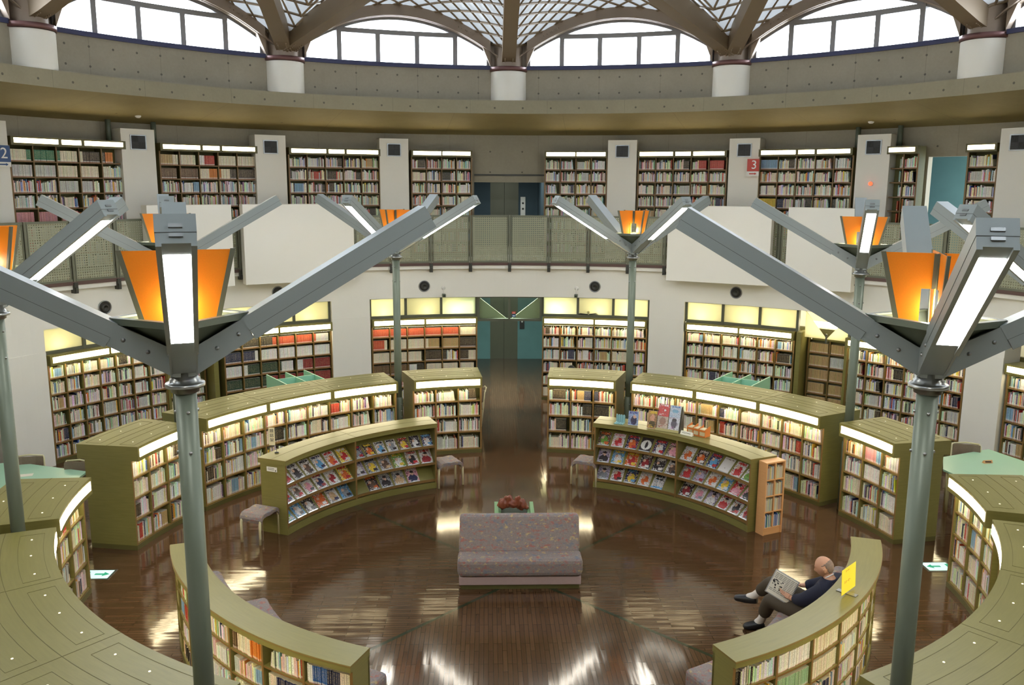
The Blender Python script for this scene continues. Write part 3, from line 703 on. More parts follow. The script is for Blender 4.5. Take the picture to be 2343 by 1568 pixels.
# ground floor cases along the wall
ZW = [1.60, 1.295, .99, .685, .38, .09]
WG = 'lit wall bookcases of the ground floor'
def wallcase(label, ctx, a0, a1, bays, seed, **k):
    h = (a0 + a1) / 2; return curved_case(label, ctx, 9.7, a0, a1, bays, ZW, 1.85, 2.04, .32, .1, [(a0 + .3, h - .15), (h + .15, a1 - .3)], k.pop('style', 'mix'), seed=seed, group=WG, wm='olive_wood', **k)
wallcase('wall bookcase of orange red sets left of the lobby entrance', 'wall case left of lobby', -19.0, -4.2, 6, 31,
         rows={0: [(.83, 'orange red'), (.17, 'cream')], 1: [(.11, 'orange red'), (.42, 'cream'), (.3, 'tan'), (.17, 'dark brown')], 2: [(.46, 'cream'), (.24, 'dark brown'), (.12, 'mix'), (.1, 'dark brown'), (.08, 'cream')], 3: [(.34, 'brown'), (.08, 'white'), (.09, 'black'), (.49, 'cream')]})
wallcase('wall bookcase of mixed pale books right of the lobby entrance', 'wall case right of lobby', 5.0, 19.7, 6, 32)
wallcase('wall bookcase of mixed books behind the right mint carrels', 'wall case behind right carrels', 25.0, 39.5, 6, 33)
wallcase('wall bookcase right of the alcove, behind the thin right lamp post', 'wall case right of alcove', 46.2, 60.3, 6, 34)
wallcase('wall bookcase of black, green and crimson sets behind the left mint carrels', 'wall case of sets at left', -38.9, -24.5, 6, 35,
         rows={0: [(.45, 'black'), (.4, 'orange red'), (.15, 'pale grey')], 1: [(.28, 'navy'), (.72, 'white')], 2: [(.2, 'white'), (.32, 'dark green'), (.2, 'white'), (.28, 'crimson')], 3: [(.42, 'dark green'), (.58, 'crimson')], 4: [(.5, 'dark green'), (.5, 'crimson')]})
wallcase('wall bookcase beyond the left reading table, left of the alcove', 'wall case beyond left table', -60.2, -46.2, 7, 36, style='light')
wallcase('wall bookcase cut by the right edge of the photo', 'wall case at right edge', 65.0, 79.5, 6, 37)
curved_case('unlit alcove bookcase of uniform tan bound volumes', 'alcove case at right', 10.0, 40.6, 46.0, 2, [1.58, 1.28, .98, .68, .38, .09], 1.86, 1.9, .3, .0, [(41, 41.01)], 'tan' and [(1, 'tan')], seed=38,
            rows={0: [(1, 'tan')], 1: [(.5, 'tan'), (.5, 'pale grey')], 2: [(.5, 'tan'), (.5, 'tan')]}, group='unlit alcove bookcases')
curved_case('unlit alcove bookcase of worn red and dark books behind the near left post', 'alcove case at left', 10.0, -46.0, -40.6, 2, [1.58, 1.28, .98, .68, .38, .09], 1.86, 1.9, .3, .0, [(-45, -44.99)], 'mix', seed=39, group='unlit alcove bookcases')
mb = MB()                                             # stained posts closing the alcoves
for a in (40.05, 46.1, -46.1, -40.05): mb.rbox(a, 9.66, 10.1, .10 if abs(a) < 42 else .05, 0, 2.04)
struct('trim_2', mb, 'olive_wood')
# gallery cases
ZG = [5.51, 5.22, 4.925, 4.635, 4.34, 4.05, 3.76, 3.48]
GG = 'lit bookcases along the gallery'
def galcase(label, ctx, a0, a1, bays, lights, seed, **k):
    return curved_case(label, ctx, 10.85, a0, a1, bays, ZG, 5.79, 5.95, .3, .1, lights, k.pop('style', 'mix'), lm='strip_light_upper', seed=seed, group=GG, wm='olive_wood_dark', z00=3.38, **k)
def three(a0, a1): d = a1 - a0; return [(a0 + .3, a0 + d * .40), (a0 + d * .43, a0 + d * .6), (a0 + d * .63, a1 - .3)]
def two(a0, a1): h = (a0 + a1) / 2; return [(a0 + .25, h - .1), (h + .1, a1 - .25)]
galcase('gallery bookcase just left of the lift recess', 'gallery case left of lift', -12.3, -4.45, 4, two(-12.3, -4.45), 51)
galcase('gallery bookcase just right of the lift recess', 'gallery case right of lift', 4.9, 13.0, 4, two(4.9, 13.0), 52)
galcase('gallery bookcase with a bright red set on its top shelf', 'gallery case with red set', 16.85, 28.0, 5, three(16.85, 28), 53, rows={0: {2: 'mix', 3: [(.4, 'mix'), (.6, 'red')], 4: [(.85, 'red'), (.15, 'gap')]}})
galcase('gallery bookcase right of the red number 3 sign', 'gallery case by red sign', 31.85, 42.8, 5, three(31.85, 42.8), 54, style='light', rows={0: {0: [(1, 'pale blue')]}, 3: {0: [(1, 'yellow')]}})
galcase('narrow gallery bookcase right of the red alarm lamp', 'narrow case by alarm lamp', 46.6, 49.9, 2, [(46.8, 49.6)], 55, rows={i: {0: [(.75, 'gap'), (.25, 'mix')]} for i in range(8)})
galcase('narrow gallery bookcase right of the teal daylit wall', 'narrow case by teal wall', 54.9, 58.05, 1, [(55.1, 57.8)], 56)
galcase('gallery bookcase between the first and second pillars left of the lift', 'gallery case third left of lift', -27.6, -16.25, 5, three(-27.6, -16.25), 57)
galcase('gallery bookcase with a small red boxed set at its middle top', 'gallery case with red boxes', -42.6, -31.4, 5, three(-42.6, -31.4), 58,
        rows={0: [(.13, 'tan'), (.27, 'cream'), (.05, 'white'), (.15, 'red'), (.4, 'cream')], 1: [(.4, 'brown'), (.1, 'cream'), (.12, 'orange'), (.1, 'cream'), (.28, 'dark brown')]})
galcase('gallery bookcase with a green bound set, at the left edge', 'gallery case with green set', -58.2, -46.4, 5, three(-58.2, -46.4), 59,
        rows={0: [(.15, 'cream'), (.28, 'green'), (.2, 'cream'), (.2, 'dark brown'), (.07, 'orange'), (.1, 'gap')], 1: [(.4, 'pale grey'), (.45, 'cream'), (.15, 'mix')], 2: {2: [(1, 'pale grey')], 3: [(.5, 'pale grey'), (.5, 'mix')]}, 4: [(.5, 'pink'), (.5, 'mix')]})

# low curved cases around the centre: shelves outside, bench inside
LG = 'low bookcases closing the central circle'
def lowcase(label, ctx, a0, a1, seed):
    rs = random.Random(seed); am = (a0 + a1) / 2; ro, ri = 4.25, 3.99
    e = thing('low_curved_bookcase', label, 'bookcase', P(4.1, am, 0), 0, LG)
    m = MB(); m.arc(3.96, 4.28, a0, a1, 1.03, 1.095, 0, mo=0); m.arc(3.955, 4.285, a0 - .02, a1 + .02, 1.083, 1.088, 1); m.build('top_board', ['olive_wood', 'edge_wood'], e, bevel=0)
    m = MB(); m.arc(3.99, ro, a0, a1, 0, .06); m.build('kickboard', 'olive_wood_dark', e)
    m = MB(); m.arc(3.97, 3.995, a0, a1, .06, 1.03); m.build('back_panel', 'olive_wood', e)
    tw = .4
    for a in (a0, a1 - tw): m = MB(); m.arc(3.97, ro, a, a + tw, .06, 1.03, 0, mo=1); m.build('side_panel', ['olive_wood', 'edge_wood'], e)
    zs = [.80, .555, .31, .065]; n = 7; ba = [a0 + tw / 2 + (a1 - a0 - tw) * i / n for i in range(n + 1)]
    for z in zs:
        m = MB(); m.arc(3.995, ro - .008, a0 + tw, a1 - tw, z - .02, z, 0, mo=1); m.build('shelf', ['olive_wood', 'edge_wood'], e)
    for a in ba[1:-1]:
        m = MB(); m.rbox(a, 3.995, ro - .004, .024, .06, 1.03, 0, fm={'Y': 1}); m.build('divider', ['olive_wood', 'edge_wood'], e)
    for i, z in enumerate(zs):
        for j in range(n):
            spec = 'light'
            if ctx == 'low case at left':
                spec = {(0, 0): [(.2, 'cream'), (.3, 'navy'), (.3, 'blue'), (.2, 'white')], (1, 1): [(.7, 'navy'), (.3, 'cream')], (0, 2): [(.35, 'orange'), (.4, 'cream'), (.25, 'brown')]}.get((i, j), 'light')
            else: spec = {(0, 4): [(1, 'cream')], (1, 4): [(1, 'cream')], (1, 5): [(1, 'pale green')], (2, 5): [(1, 'pale blue')], (0, 5): [(1, 'white')], (0, 3): [(1, 'cream')]}.get((i, j), 'light')
            fill((ctx, i, j, 4), ro - .02, ba[j] + .2, ba[j + 1] - .2, z + .0005, .205, -1, spec, rs, .13)
    return e
lowcase('low curved bookcase at the lower left, its book rows facing outwards', 'low case at left', -157.6, -109.3, 71)
lowcase('low curved bookcase behind the reading man, carrying a yellow card', 'low case behind reading man', 109.3, 157.6, 72)
for sg, lab in ((-1, 'curved upholstered bench inside the lower left low bookcase'), (1, 'curved upholstered bench on which the man in navy sits')):
    a0, a1 = (114.5, 154.2); a0, a1 = (sg * a0, sg * a1) if sg > 0 else (-a1, -a0)
    e = thing('curved_bench', lab, 'bench', P(3.6, (a0 + a1) / 2, 0), 0, 'curved benches inside the low bookcases')
    m = MB(); m.arc(3.4, 3.94, a0 + .5, a1 - .5, 0, .1); m.build('base', 'olive_wood_dark', e)
    m = MB(); m.arc(3.33, 3.94, a0 + .3, a1 - .3, .1, .2); m.build('apron', 'pink_vinyl', e)
    m = MB(); m.arc(3.3, 3.82, a0, a1, .2, .45, step=3); m.build('seat', 'sofa_fabric', e, bevel=.05)
    m = MB(); m.arc(3.78, 3.945, a0, a1, .45, .88, step=3, ); m.build('backrest', 'sofa_fabric', e, bevel=.06)

# ================================================================== MAGAZINE RACKS
mrs = random.Random(5)
def cover(bg, title, blobs, rows=24, cols=17, speck=.08, rs=mrs):
    g = [[bg for _ in range(cols)] for _ in range(rows)]
    for r in range(rows):
        for c in range(cols):
            if rs.random() < speck: g[r][c] = rs.choice([title, (226, 220, 216), (206, 196, 192), (70, 60, 60), tuple(v * .8 for v in bg), tuple(v * .9 for v in bg)] + [b[4] for b in blobs[:1]])
    for (cx, cy, rx, ry, col) in blobs:
        for r in range(rows):
            for c in range(cols):
                if ((c + .5) / cols - cx) ** 2 / rx ** 2 + (1 - (r + .5) / rows - cy) ** 2 / ry ** 2 < 1: g[r][c] = col
    for r in range(rows):                              # printed detail inside the picture areas
        for c in range(cols):
            if speck and rs.random() < .3: q = rs.uniform(.72, 1.12); g[r][c] = tuple(min(255, v * q) for v in g[r][c])
    for r in (1, 2, 3):
        for c in range(2, cols - 2):
            if rs.random() < (.9 if r != 2 else .6): g[r][c] = title
    for r in (rows - 5, rows - 3):
        if speck:
            a = rs.randint(1, 6)
            for c in range(a, min(cols - 1, a + rs.randint(4, 9))):
                if rs.random() < .7: g[r][c] = (235, 232, 226) if sum(bg) < 380 else title
    return g
def make_mag(name, grid, w, h, o, ex, ey, label, group, thick=.008, tagp=True, cat='magazine', sleeve=False):
    """o: bottom centre, ex along the width, ey up the cover"""
    ex, ey = ex.normalized(), ey.normalized(); n = ex.cross(ey).normalized(); rows, cols = len(grid), len(grid[0])
    m = MB(); q = lambda u, v, d=0: ex * (u - .5) * w + ey * v * h + n * d
    for r in range(rows):
        for c in range(cols):
            u0, u1 = c / cols, (c + 1) / cols; v1, v0 = 1 - r / rows, 1 - (r + 1) / rows
            m.face([q(u0, v0, thick), q(u1, v0, thick), q(u1, v1, thick), q(u0, v1, thick)], 0, col=lin(grid[r][c])[:3])
    pc = (.75, .72, .66)
    m.face([q(0, 0), q(0, 0, thick), q(0, 1, thick), q(0, 1)], col=pc); m.face([q(1, 0), q(1, 1), q(1, 1, thick), q(1, 0, thick)], col=pc)
    m.face([q(0, 1), q(0, 1, thick), q(1, 1, thick), q(1, 1)], col=pc); m.face([q(0, 0), q(1, 0), q(1, 0, thick), q(0, 0, thick)], col=pc); m.face([q(0, 0), q(0, 1), q(1, 1), q(1, 0)], col=pc)
    e = m.build(name, 'cover_print'); e.location = o; tag(e, label, cat, group); WL[e.name] = Vector(o)
    return e, n
def title_text(e, s, size, mat, o, ex, ey, n, up, thick=.0095):
    t = text('title', s, size, mat, e, ey * up + n * thick, ex, ey, .0004, local_off=True); return t
RC = {'w': (218, 214, 212), 'k': (34, 32, 36), 'n': (36, 44, 84), 'r': (190, 40, 44), 'p': (222, 150, 166), 'b': (92, 158, 206), 'o': (216, 104, 40), 'y': (230, 196, 60), 'g': (112, 160, 60), 'm': (150, 30, 40), 'd': (96, 74, 60), 's': (140, 144, 150), 'l': (176, 160, 190), 't': (200, 168, 128)}
NAMES = {'w': 'white', 'k': 'black', 'n': 'navy', 'r': 'red', 'p': 'pink', 'b': 'sky blue', 'o': 'orange', 'y': 'yellow', 'g': 'green', 'm': 'dark red', 'd': 'brown', 's': 'grey', 'l': 'lilac', 't': 'tan'}
def rack(side, label, rackname, bays, skipcols):
    """side -1 left, +1 right. bays: list of rows of cover codes 'bg blob title', '--' = empty slot"""
    a0, a1 = 21.2, 67.2; s0, s1 = (a0, a1) if side > 0 else (-a1, -a0); am = (s0 + s1) / 2
    rf, rb = 3.70, 4.14
    e = thing('magazine_rack', label, 'magazine rack', P(3.9, am, 0), 0, 'magazine racks'); tw = .45
    m = MB(); m.arc(rf - .02, rb + .03, s0 - .2, s1 + .2, 1.07, 1.145, 0); m.arc(rf - .024, rb + .034, s0 - .22, s1 + .22, 1.135, 1.14, 1); m.build('top_board', ['olive_wood', 'edge_wood'], e)
    m = MB(); m.arc(3.93, 3.934, s0, s1, 1.144, 1.1465); m.rbox(am, rf - .02, rb + .03, .004, 1.144, 1.1465); m.build('lid_seam', 'seam_dark', e)
    m = MB(); m.arc(rf, rb, s0, s1, 0, .1); m.build('kickboard', 'olive_wood', e)
    for a in (s0, s1 - tw): m = MB(); m.arc(rf, rb, a, a + tw, .1, 1.07, 0, mi=1); m.build('side_panel', ['olive_wood', 'edge_wood'], e)
    m = MB(); m.rbox(am, rf, rb, .03, .1, 1.07, 0, fm={'y': 1}); m.build('divider', ['olive_wood', 'edge_wood'], e)
    m = MB(); m.arc(rb - .02, rb, s0 + tw, s1 - tw, .1, 1.07); m.build('back_panel', 'olive_wood', e)
    tiers = [.735, .435, .135]
    for z in tiers:                                    # sloping boards with a lip
        m = MB(); m.arc(rf + .03, rf + .28, s0 + tw, s1 - tw, z - .012, z, 0, z0b=z + .215, z1b=z + .23, mt=1); m.arc(rf + .012, rf + .03, s0 + tw, s1 - tw, z - .02, z + .022, 2); m.build('display_shelf', ['olive_inside', 'olive_wood', 'edge_wood'], e)
    ordn = ['first', 'second', 'third', 'fourth', 'fifth', 'sixth', 'seventh']
    for bi, rows in enumerate(bays):
        b0 = (s0 + tw if bi == 0 else am + .25); b1 = (am - .25 if bi == 0 else s1 - tw)
        for ri, row in enumerate(rows):
            n = len(row)
            for ci, code in enumerate(row):
                if code == '--': continue
                a = b0 + (b1 - b0) * (ci + .5) / n
                ang = radians(a); er = Vector((sin(ang), cos(ang), 0)); t = Vector((er.y, -er.x, 0)); z = tiers[ri]
                ey = (er * .25 + Vector((0, 0, .23))).normalized(); ex = t
                if ex.cross(ey).dot(-er) < 0: ex = -t
                bg, bl, ti = [RC[q] for q in code[:3]]; kind = code[3:] or 'a'
                sc = 1.0
                w = radians(b1 - b0) * rf / n * .86; h = w * 1.36; w = min(w, .215); h = min(h, .285)
                blobs = {'a': [(.5, .42, .3, .3, bl), (.35, .6, .12, .1, (216, 176, 150)), (.7, .25, .2, .1, ti)], 'p': [(.5, .3, .38, .28, bl), (.52, .64, .15, .13, (222, 182, 158)), (.52, .74, .16, .08, (40, 30, 30))],
                         'c': [(.5, .5, .44, .33, (232, 232, 228)), (.52, .5, .12, .24, (30, 28, 30))], 's': [(.5, .08, .6, .12, bl), (.3, .72, .12, .06, (60, 60, 60)), (.65, .7, .16, .07, (60, 60, 60))], 'x': []}[kind]
                grid = cover(bg, ti, blobs, speck=(.0 if kind in 'xc' else .34))
                if kind == 'x': grid[1] = grid[3] = [bg] * 17; grid[16][8] = ti
                vis_l = ci if True else n - 1 - ci
                lab = '%s magazine with %s lettering, %s of the %s tier, %s bay, %s' % (NAMES[code[0]], NAMES[code[2]], ordn[vis_l], ('top', 'middle', 'bottom')[ri], ('left', 'right')[bi], rackname)
                o = P(rf + .036, a, z + .004)
                mg, nn = make_mag('magazine', grid, w, h, o, ex, ey, lab, 'magazines on the display racks')
                if code.endswith('!'): pass
                lb = MB(); q0 = -ex * (w * .46) + nn * .012 - ey * .004
                lb.box(nn * .0125 + ey * .012, ex * (w * .47), ey * .012, nn * .0012, 0); lb.build('label_strip', 'silver_label', mg, local=True)
                if (side, bi, ri, ci) == (1, 0, 0, 4): title_text(mg, 'LEON', .062, 'red_sign', o, ex, ey, nn, h * .88)
                if (side, bi, ri, ci) == (1, 0, 1, 4): title_text(mg, 'GA', .075, 'ink_white', o, ex, ey, nn, h * .84); title_text(mg, 'PLOT', .034, 'ink_white', o, ex, ey, nn, h * .45)
                if (side, bi, ri, ci) == (1, 1, 2, 5): title_text(mg, '77', .09, 'ink_black', o, ex, ey, nn, h * .4)
    return e
LB = [[['wmr', 'wkk', 'wdk', 'wbn', 'wor', 'yrw'], ['wrn', 'wdr', 'wpk', 'wnm', 'wmw', 'yoro'[:3]], ['bgw', 'bwk', 'kwk', 'oow', 'wtn', 'bsk']],
      [['nsr', 'koy', 'wbk', 'wsk', 'dyr', 'kwk', 'nwb'], ['lwk', 'syk', 'sdt', 'gwy', 'wkr', 'wmrp'], ['--', 'kdo', 'skwp', 'stwp', 'pnwp', '--']]]
RB = [[['dgo', 'wrp', 'nor', 'kwkc', 'nwr', 'dpp'], ['lkwp', 'bwy', 'ory', 'kmw', 'kkw', 'wdk'], ['lswp', 'wrk', 'nyb', 'wow', 'wbks', '--']],
      [['wow', 'kow', 'nbr', 'wwdx', 'wrr', 'wgnp'], ['srr', 'slm', 'wow', 'byw', 'rpwp', 'pkwp'], ['kmw', 'wps', 'lwkp', 'wrrp', 'wkr', 'wrk']]]
rackL = rack(-1, 'curved olive magazine rack in the left half of the circle', 'left rack', LB, None)
rackR = rack(1, 'curved olive magazine rack in the right half of the circle, displays on top', 'right rack', RB, None)
# white notice on the end of the left rack
t = tag(None or bpy.data.objects.new('notice_card', None), 'small white notice card on the end panel of the left magazine rack', 'notice'); COL.objects.link(t)
pe = P(3.9, -67.25); ue = P(1, -67.25); n_ = P(1, -67.25 - 90); t.location = P(3.93, -67.25, .99) + n_ * .004; WL[t.name] = Vector(t.location)
m = MB(); m.box(t.location, ue * .09, (0, 0, .035), n_ * .002); m.build('card', 'white_plastic', t)
for i in range(3): m = MB(); m.box(Vector(t.location) + n_ * .003 + Vector((0, 0, .018 - i * .014)) + ue * .015, ue * .055, (0, 0, .0022), n_ * .0005); m.build('text_line', 'ink_black', t)
m = MB(); m.box(Vector(t.location) + n_ * .003 - ue * .065 + Vector((0, 0, -.015)), ue * .007, (0, 0, .012), n_ * .0005); m.build('figure_mark', 'ink_black', t)

# things standing on the right rack
ZT = 1.147
def leaning(label, a, r, w, h, grid, yawoff=0, lean=.25, name='magazine', z=ZT):
    er = P(1, a); t = Vector((er.y, -er.x, 0)); q = Matrix.Rotation(radians(yawoff), 3, 'Z'); er = q @ er; t = q @ t
    ey = (er * lean + Vector((0, 0, 1))).normalized(); ex = t if t.cross(ey).dot(-er) > 0 else -t
    return make_mag(name, grid, w, h, P(r, a, z), ex, ey, label, 'magazines standing on the right rack')
er = P(1, 27.3)
e = thing('brochure_holder', 'pale blue slatted brochure rest at the left end of the right rack top', 'stand', P(3.84, 27.4, ZT))
tt = Vector((er.y, -er.x, 0))
m = MB()
for i in range(4):
    c = P(3.84, 27.4, ZT) + tt * (-.06 + i * .04); m.box(c + Vector((0, 0, .01)) - er * .03, tt * .012, er * .06, (0, 0, .008)); m.box(c + er * .035 + Vector((0, 0, .075)), tt * .012, er * .006, (0, 0, .07))
m.box(P(3.84, 27.4, ZT + .004) - er * .03, tt * .08, er * .055, (0, 0, .004)); m.box(P(3.84, 27.4, ZT + .07) + er * .043, tt * .08, er * .002, (0, 0, .06))
simple('brochure_blue', (142, 184, 190), .4); m.build('slats', 'brochure_blue', e)
leaning('navy magazine on a clear stand, left on the right rack top', 31.0, 3.82, .17, .235, cover((150, 170, 210), (60, 70, 140), [(.55, .35, .3, .32, (40, 44, 80)), (.6, .62, .16, .12, (220, 180, 160))]), 10)
leaning('tall yellow and brown magazine on the right rack top', 36.2, 3.80, .17, .30, cover((180, 140, 96), (236, 200, 60), [(.5, .25, .3, .2, (90, 80, 50)), (.5, .6, .25, .2, (226, 170, 140))]), 6)
# four-pocket display
e = thing('magazine_display', 'dark display stand with four magazines on the right rack top', 'display stand', P(3.86, 40.3, ZT))
er = P(1, 40.3); tt = Vector((er.y, -er.x, 0)); rr_ = Matrix.Rotation(radians(8), 3, 'Z'); er = rr_ @ er; tt = rr_ @ tt; c = P(3.88, 40.3, ZT)
for s_ in (-1, 1): m = MB(); m.prism([c + tt * (.2 * s_) - er * .10, c + tt * (.2 * s_) + er * .12, c + tt * (.2 * s_) + er * .12 + Vector((0, 0, .3)), c + tt * (.2 * s_) + er * .06 + Vector((0, 0, .42))], tt * .008); m.build('side_panel', 'black_plastic', e)
m = MB(); m.box(c - er * .0 + Vector((0, 0, .02)), tt * .2, er * .1, (0, 0, .018)); m.build('tray', 'cream_wood', e)
m = MB(); m.box(c + er * .1 + Vector((0, 0, .2)), tt * .2, er * .006, (0, 0, .2)); m.build('back_panel', 'cream_wood', e)
ey = (er * .18 + Vector((0, 0, .4))).normalized(); ex = tt if tt.cross(ey).dot(-er) > 0 else -tt
for i, (u, v, g, lab) in enumerate(((-.098, 0, cover((190, 170, 150), (150, 60, 50), [(.5, .5, .3, .25, (150, 110, 90))]), 'tan magazine at lower left of the dark display stand'),
                                 (.098, 0, cover((206, 208, 218), (170, 110, 160), [(.5, .4, .26, .3, (70, 64, 80)), (.5, .68, .2, .12, (40, 34, 40))]), 'lilac magazine at lower right of the dark display stand'),
                                 (-.098, .19, cover((204, 52, 48), (240, 230, 230), [(.6, .5, .1, .08, (240, 240, 240))], speck=.05), 'red magazine at upper left of the dark display stand'),
                                 (.098, .19, cover((190, 204, 220), (90, 130, 180), [(.5, .55, .3, .14, (120, 170, 200))]), 'pale blue magazine at upper right of the dark display stand'))):
    up = (er * .13 + Vector((0, 0, .4))).normalized()
    make_mag('magazine', g, .185, .235 if v == 0 else .2, c - er * (.075 if v == 0 else .02) + ex * u + Vector((0, 0, .04 + v)), ex, up, lab, 'magazines in the dark display stand')
# orange card box
e = thing('card_index_box', 'orange wooden index box full of cream cards on the right rack top', 'box', P(3.98, 47.4, ZT)); er = P(1, 47.4); tt = Vector((er.y, -er.x, 0)); c = P(3.98, 47.4, ZT)
m = MB(); m.box(c + Vector((0, 0, .006)), tt * .17, er * .075, (0, 0, .006))
for i, q in enumerate((-.17, -.06, .05, .17)): m.prism([c + tt * q - er * .075, c + tt * q + er * .075, c + tt * q + er * .075 + Vector((0, 0, .17)), c + tt * q - er * .075 + Vector((0, 0, .13))], tt * .006)
for s_ in (-1, 1): m.box(c + er * .072 * s_ + Vector((0, 0, .1)), tt * .17, er * .004, (0, 0, .014))
m.build('frame', 'orange_wood', e)
cr = random.Random(3)
for i, q in enumerate((-.115, -.005, .11)):
    m = MB()
    for k in range(9 if i < 2 else 12):
        m.box(c + tt * (q - .045 + k * (.0095 if i < 2 else .0085)) + Vector((0, 0, .066 + cr.uniform(0, .006))), tt * .0032, er * .06, (0, 0, .055))
    o = m.build('cards', 'paper_cream', e)
e = thing('placard', 'small white folded placard in front of the orange card box', 'placard', P(3.84, 45.6, ZT)); er = P(1, 45.6); tt = Vector((er.y, -er.x, 0)); c = P(3.84, 45.6, ZT)
m = MB(); m.prism([c - tt * .11 - er * .03, c - tt * .11 + er * .03, c - tt * .11 + Vector((0, 0, .06))], tt * .22); m.build('card', 'paper', e)
m = MB()
for i in range(2): m.box(c - er * (.02 - i * .006) + Vector((0, 0, .03 - .0 + i * .012)) - er * .0045, tt * .08, er * .0006, (0, 0, .002))
m.build('text_line', 'ink_black', e)
# sign on a wire stand on the left rack
c = bp(633, 1036, ZT); c.z = ZT; e = thing('sign_stand', 'cream vertical brush-lettered sign on a thin black stand on the left rack', 'sign', c)
m = MB(); m.lathe([(0, 0), (.032, 0), (.032, .008), (.006, .014), (0, .014)], c, n=16); m.build('base', 'black_plastic', e)
m = MB(); m.tube([c, c + Vector((0, 0, .36))], .003, n=6); m.build('rod', 'black_plastic', e)
sc_ = c + Vector((-.062, .0, .25)); m = MB(); m.box(sc_, (.045, 0, 0), (0, .002, 0), (0, 0, .135)); m.build('card', 'paper_cream', e)
for i, ch in enumerate('雑誌架'): text('lettering', ch, .062, 'ink_black', e, sc_ + Vector((0, -.003, .085 - i * .072)), (1, 0, 0), (0, 0, 1), .0004)

# yellow card on the low case
c = bp(1938, 1358, 1.095); c.z = 1.096; er = P(1, 130.4); e = thing('yellow_card_stand', 'bright yellow handwritten card in a grey stand on the right low bookcase', 'sign', c)
d1 = (bp(1963, 1338, 1.10) - bp(1932, 1361, 1.10)); d1.z = 0; ch_ = d1.length / 2; d1.normalize(); nn = Vector((d1.y, -d1.x, 0))
m = MB(); m.box(c + Vector((0, 0, .004)), d1 * .03, nn * .1, (0, 0, .004)); m.build('base', 'steel', e)
up = (Vector((0, 0, 1)) - nn * .05 ).normalized()
m = MB(); m.box(c + d1 * .03 + up * .14 + Vector((0, 0, .004)), d1 * ch_, up * .13, nn * .0015); m.build('card', 'yellow_card', e)
text('lettering', 'スヌーピー', .03, 'ink_red', e, c + up * .13 + nn * .0022, d1, up, .0003); text('lettering', 'コーナー', .024, 'ink_red', e, c + up * .24 + nn * .0022, d1, up, .0003)

# small beech shelf at the right rack's end
a_, b_, c_ = bp(1728, 1217, 0), bp(1745, 1227, 0), bp(1787, 1218, 0); fx = (c_ - b_).normalized(); dp = (a_ - b_); dp = Vector((-fx.y, fx.x, 0)) * .165; w = .36; o0 = b_ - dp * .0; HT = 1.1
e = thing('beech_pamphlet_shelf', 'narrow beech shelf of eight cells at the right rack end', 'shelf', b_ + fx * w / 2)
def lb(u0, u1, v0, v1, z0, z1): return dict(o=b_ + fx * (u0 + u1) / 2 + dp.normalized() * (v0 + v1) / 2 + Vector((0, 0, (z0 + z1) / 2)), ax=fx * (u1 - u0) / 2, ay=dp.normalized() * (v1 - v0) / 2, az=(0, 0, (z1 - z0) / 2))
for nm, bs in (('side_panel', [(0, .022, 0, .165, 0, HT), (w - .022, w, 0, .165, 0, HT)]), ('top_board', [(0, w, 0, .165, HT, HT + .022)]), ('back_panel', [(.022, w - .022, .155, .165, .1, HT)]), ('kickboard', [(.022, w - .022, .01, .03, 0, .1)]),
               ('shelf', [(.022, w - .022, .004, .155, .09, .11)]), ('shelf', [(.022, w - .022, .004, .155, .345, .36)]), ('shelf', [(.022, w - .022, .004, .155, .59, .605)]), ('shelf', [(.022, w - .022, .004, .155, .84, .855)]), ('divider', [(w / 2 - .009, w / 2 + .009, .004, .155, .11, HT)])):
    m = MB()
    for q in bs: m.box(**lb(*q))
    m.build(nm, 'beech_wood', e)
prs = random.Random(9)
for zi, z in enumerate((.855, .605, .36, .11)):
    for ci in range(2):
        x = .03 + ci * (w / 2 - .01); m = MB(); k = 0
        while x < .03 + ci * (w / 2 - .01) + .125:
            cc = prs.choice([(214, 214, 190), (226, 222, 200), (190, 206, 176), (216, 200, 120), (198, 160, 140), (150, 180, 190)]) if zi < 3 else prs.choice([(230, 230, 226), (40, 90, 160), (60, 150, 90)])
            m.box(col=lin(cc)[:3], **lb(x, x + .007, .02, .145, z + .0005, z + prs.uniform(.17, .2))); x += .0078; k += 1
        o = m.build('pamphlets', 'cover_print'); names = ('top', 'second', 'third', 'bottom')
        tag(o, 'thin pale pamphlets filling the %s %s cell of the narrow beech shelf' % (names[zi], ('left', 'right')[ci]), 'pamphlets', 'pamphlet rows in the beech shelf', 'stuff')

# ================================================================== SEATING AND CENTRE
e = thing('sofa', 'double-sided patterned sofa in the middle of the circle', 'sofa', (-.06, 0, 0)); SX0, SX1 = -.84, .72
m = MB(); m.abox(SX0 + .02, SX1 - .02, -.34, .36, 0, .06); m.build('base', 'olive_wood_dark', e)
m = MB(); m.abox(SX0, SX1, -.36, .38, .06, .17); m.build('apron', 'pink_vinyl', e, bevel=.01)
m = MB(); m.abox(SX0 - .02, SX1 + .02, -.4, -.05, .172, .43); m.build('seat', 'sofa_fabric', e, bevel=.07)
m = MB(); m.prism([(SX0, -.17, .40), (SX0, .2, .40), (SX0, .12, .86), (SX0, -.0, .86)], (SX1 - SX0, 0, 0)); m.build('backrest', 'sofa_fabric', e, bevel=.05)
m = MB(); m.abox(SX0 - .02, SX1 + .02, .2, .45, .172, .43); m.build('seat', 'sofa_fabric', e, bevel=.06)
e = thing('display_stand', 'low green display stand with a dark top behind the sofa', 'stand', (-.1, 1.15, 0))
m = MB(); m.abox(-.30, .12, .95, 1.4, 0, .42); m.build('plinth', 'dark_green', e)
for x0, x1 in ((-.375, -.32), (.14, .195)):
    m = MB(); m.abox(x0, x1, .92, 1.45, 0, .5); m.build('side_panel', 'green_stand', e)
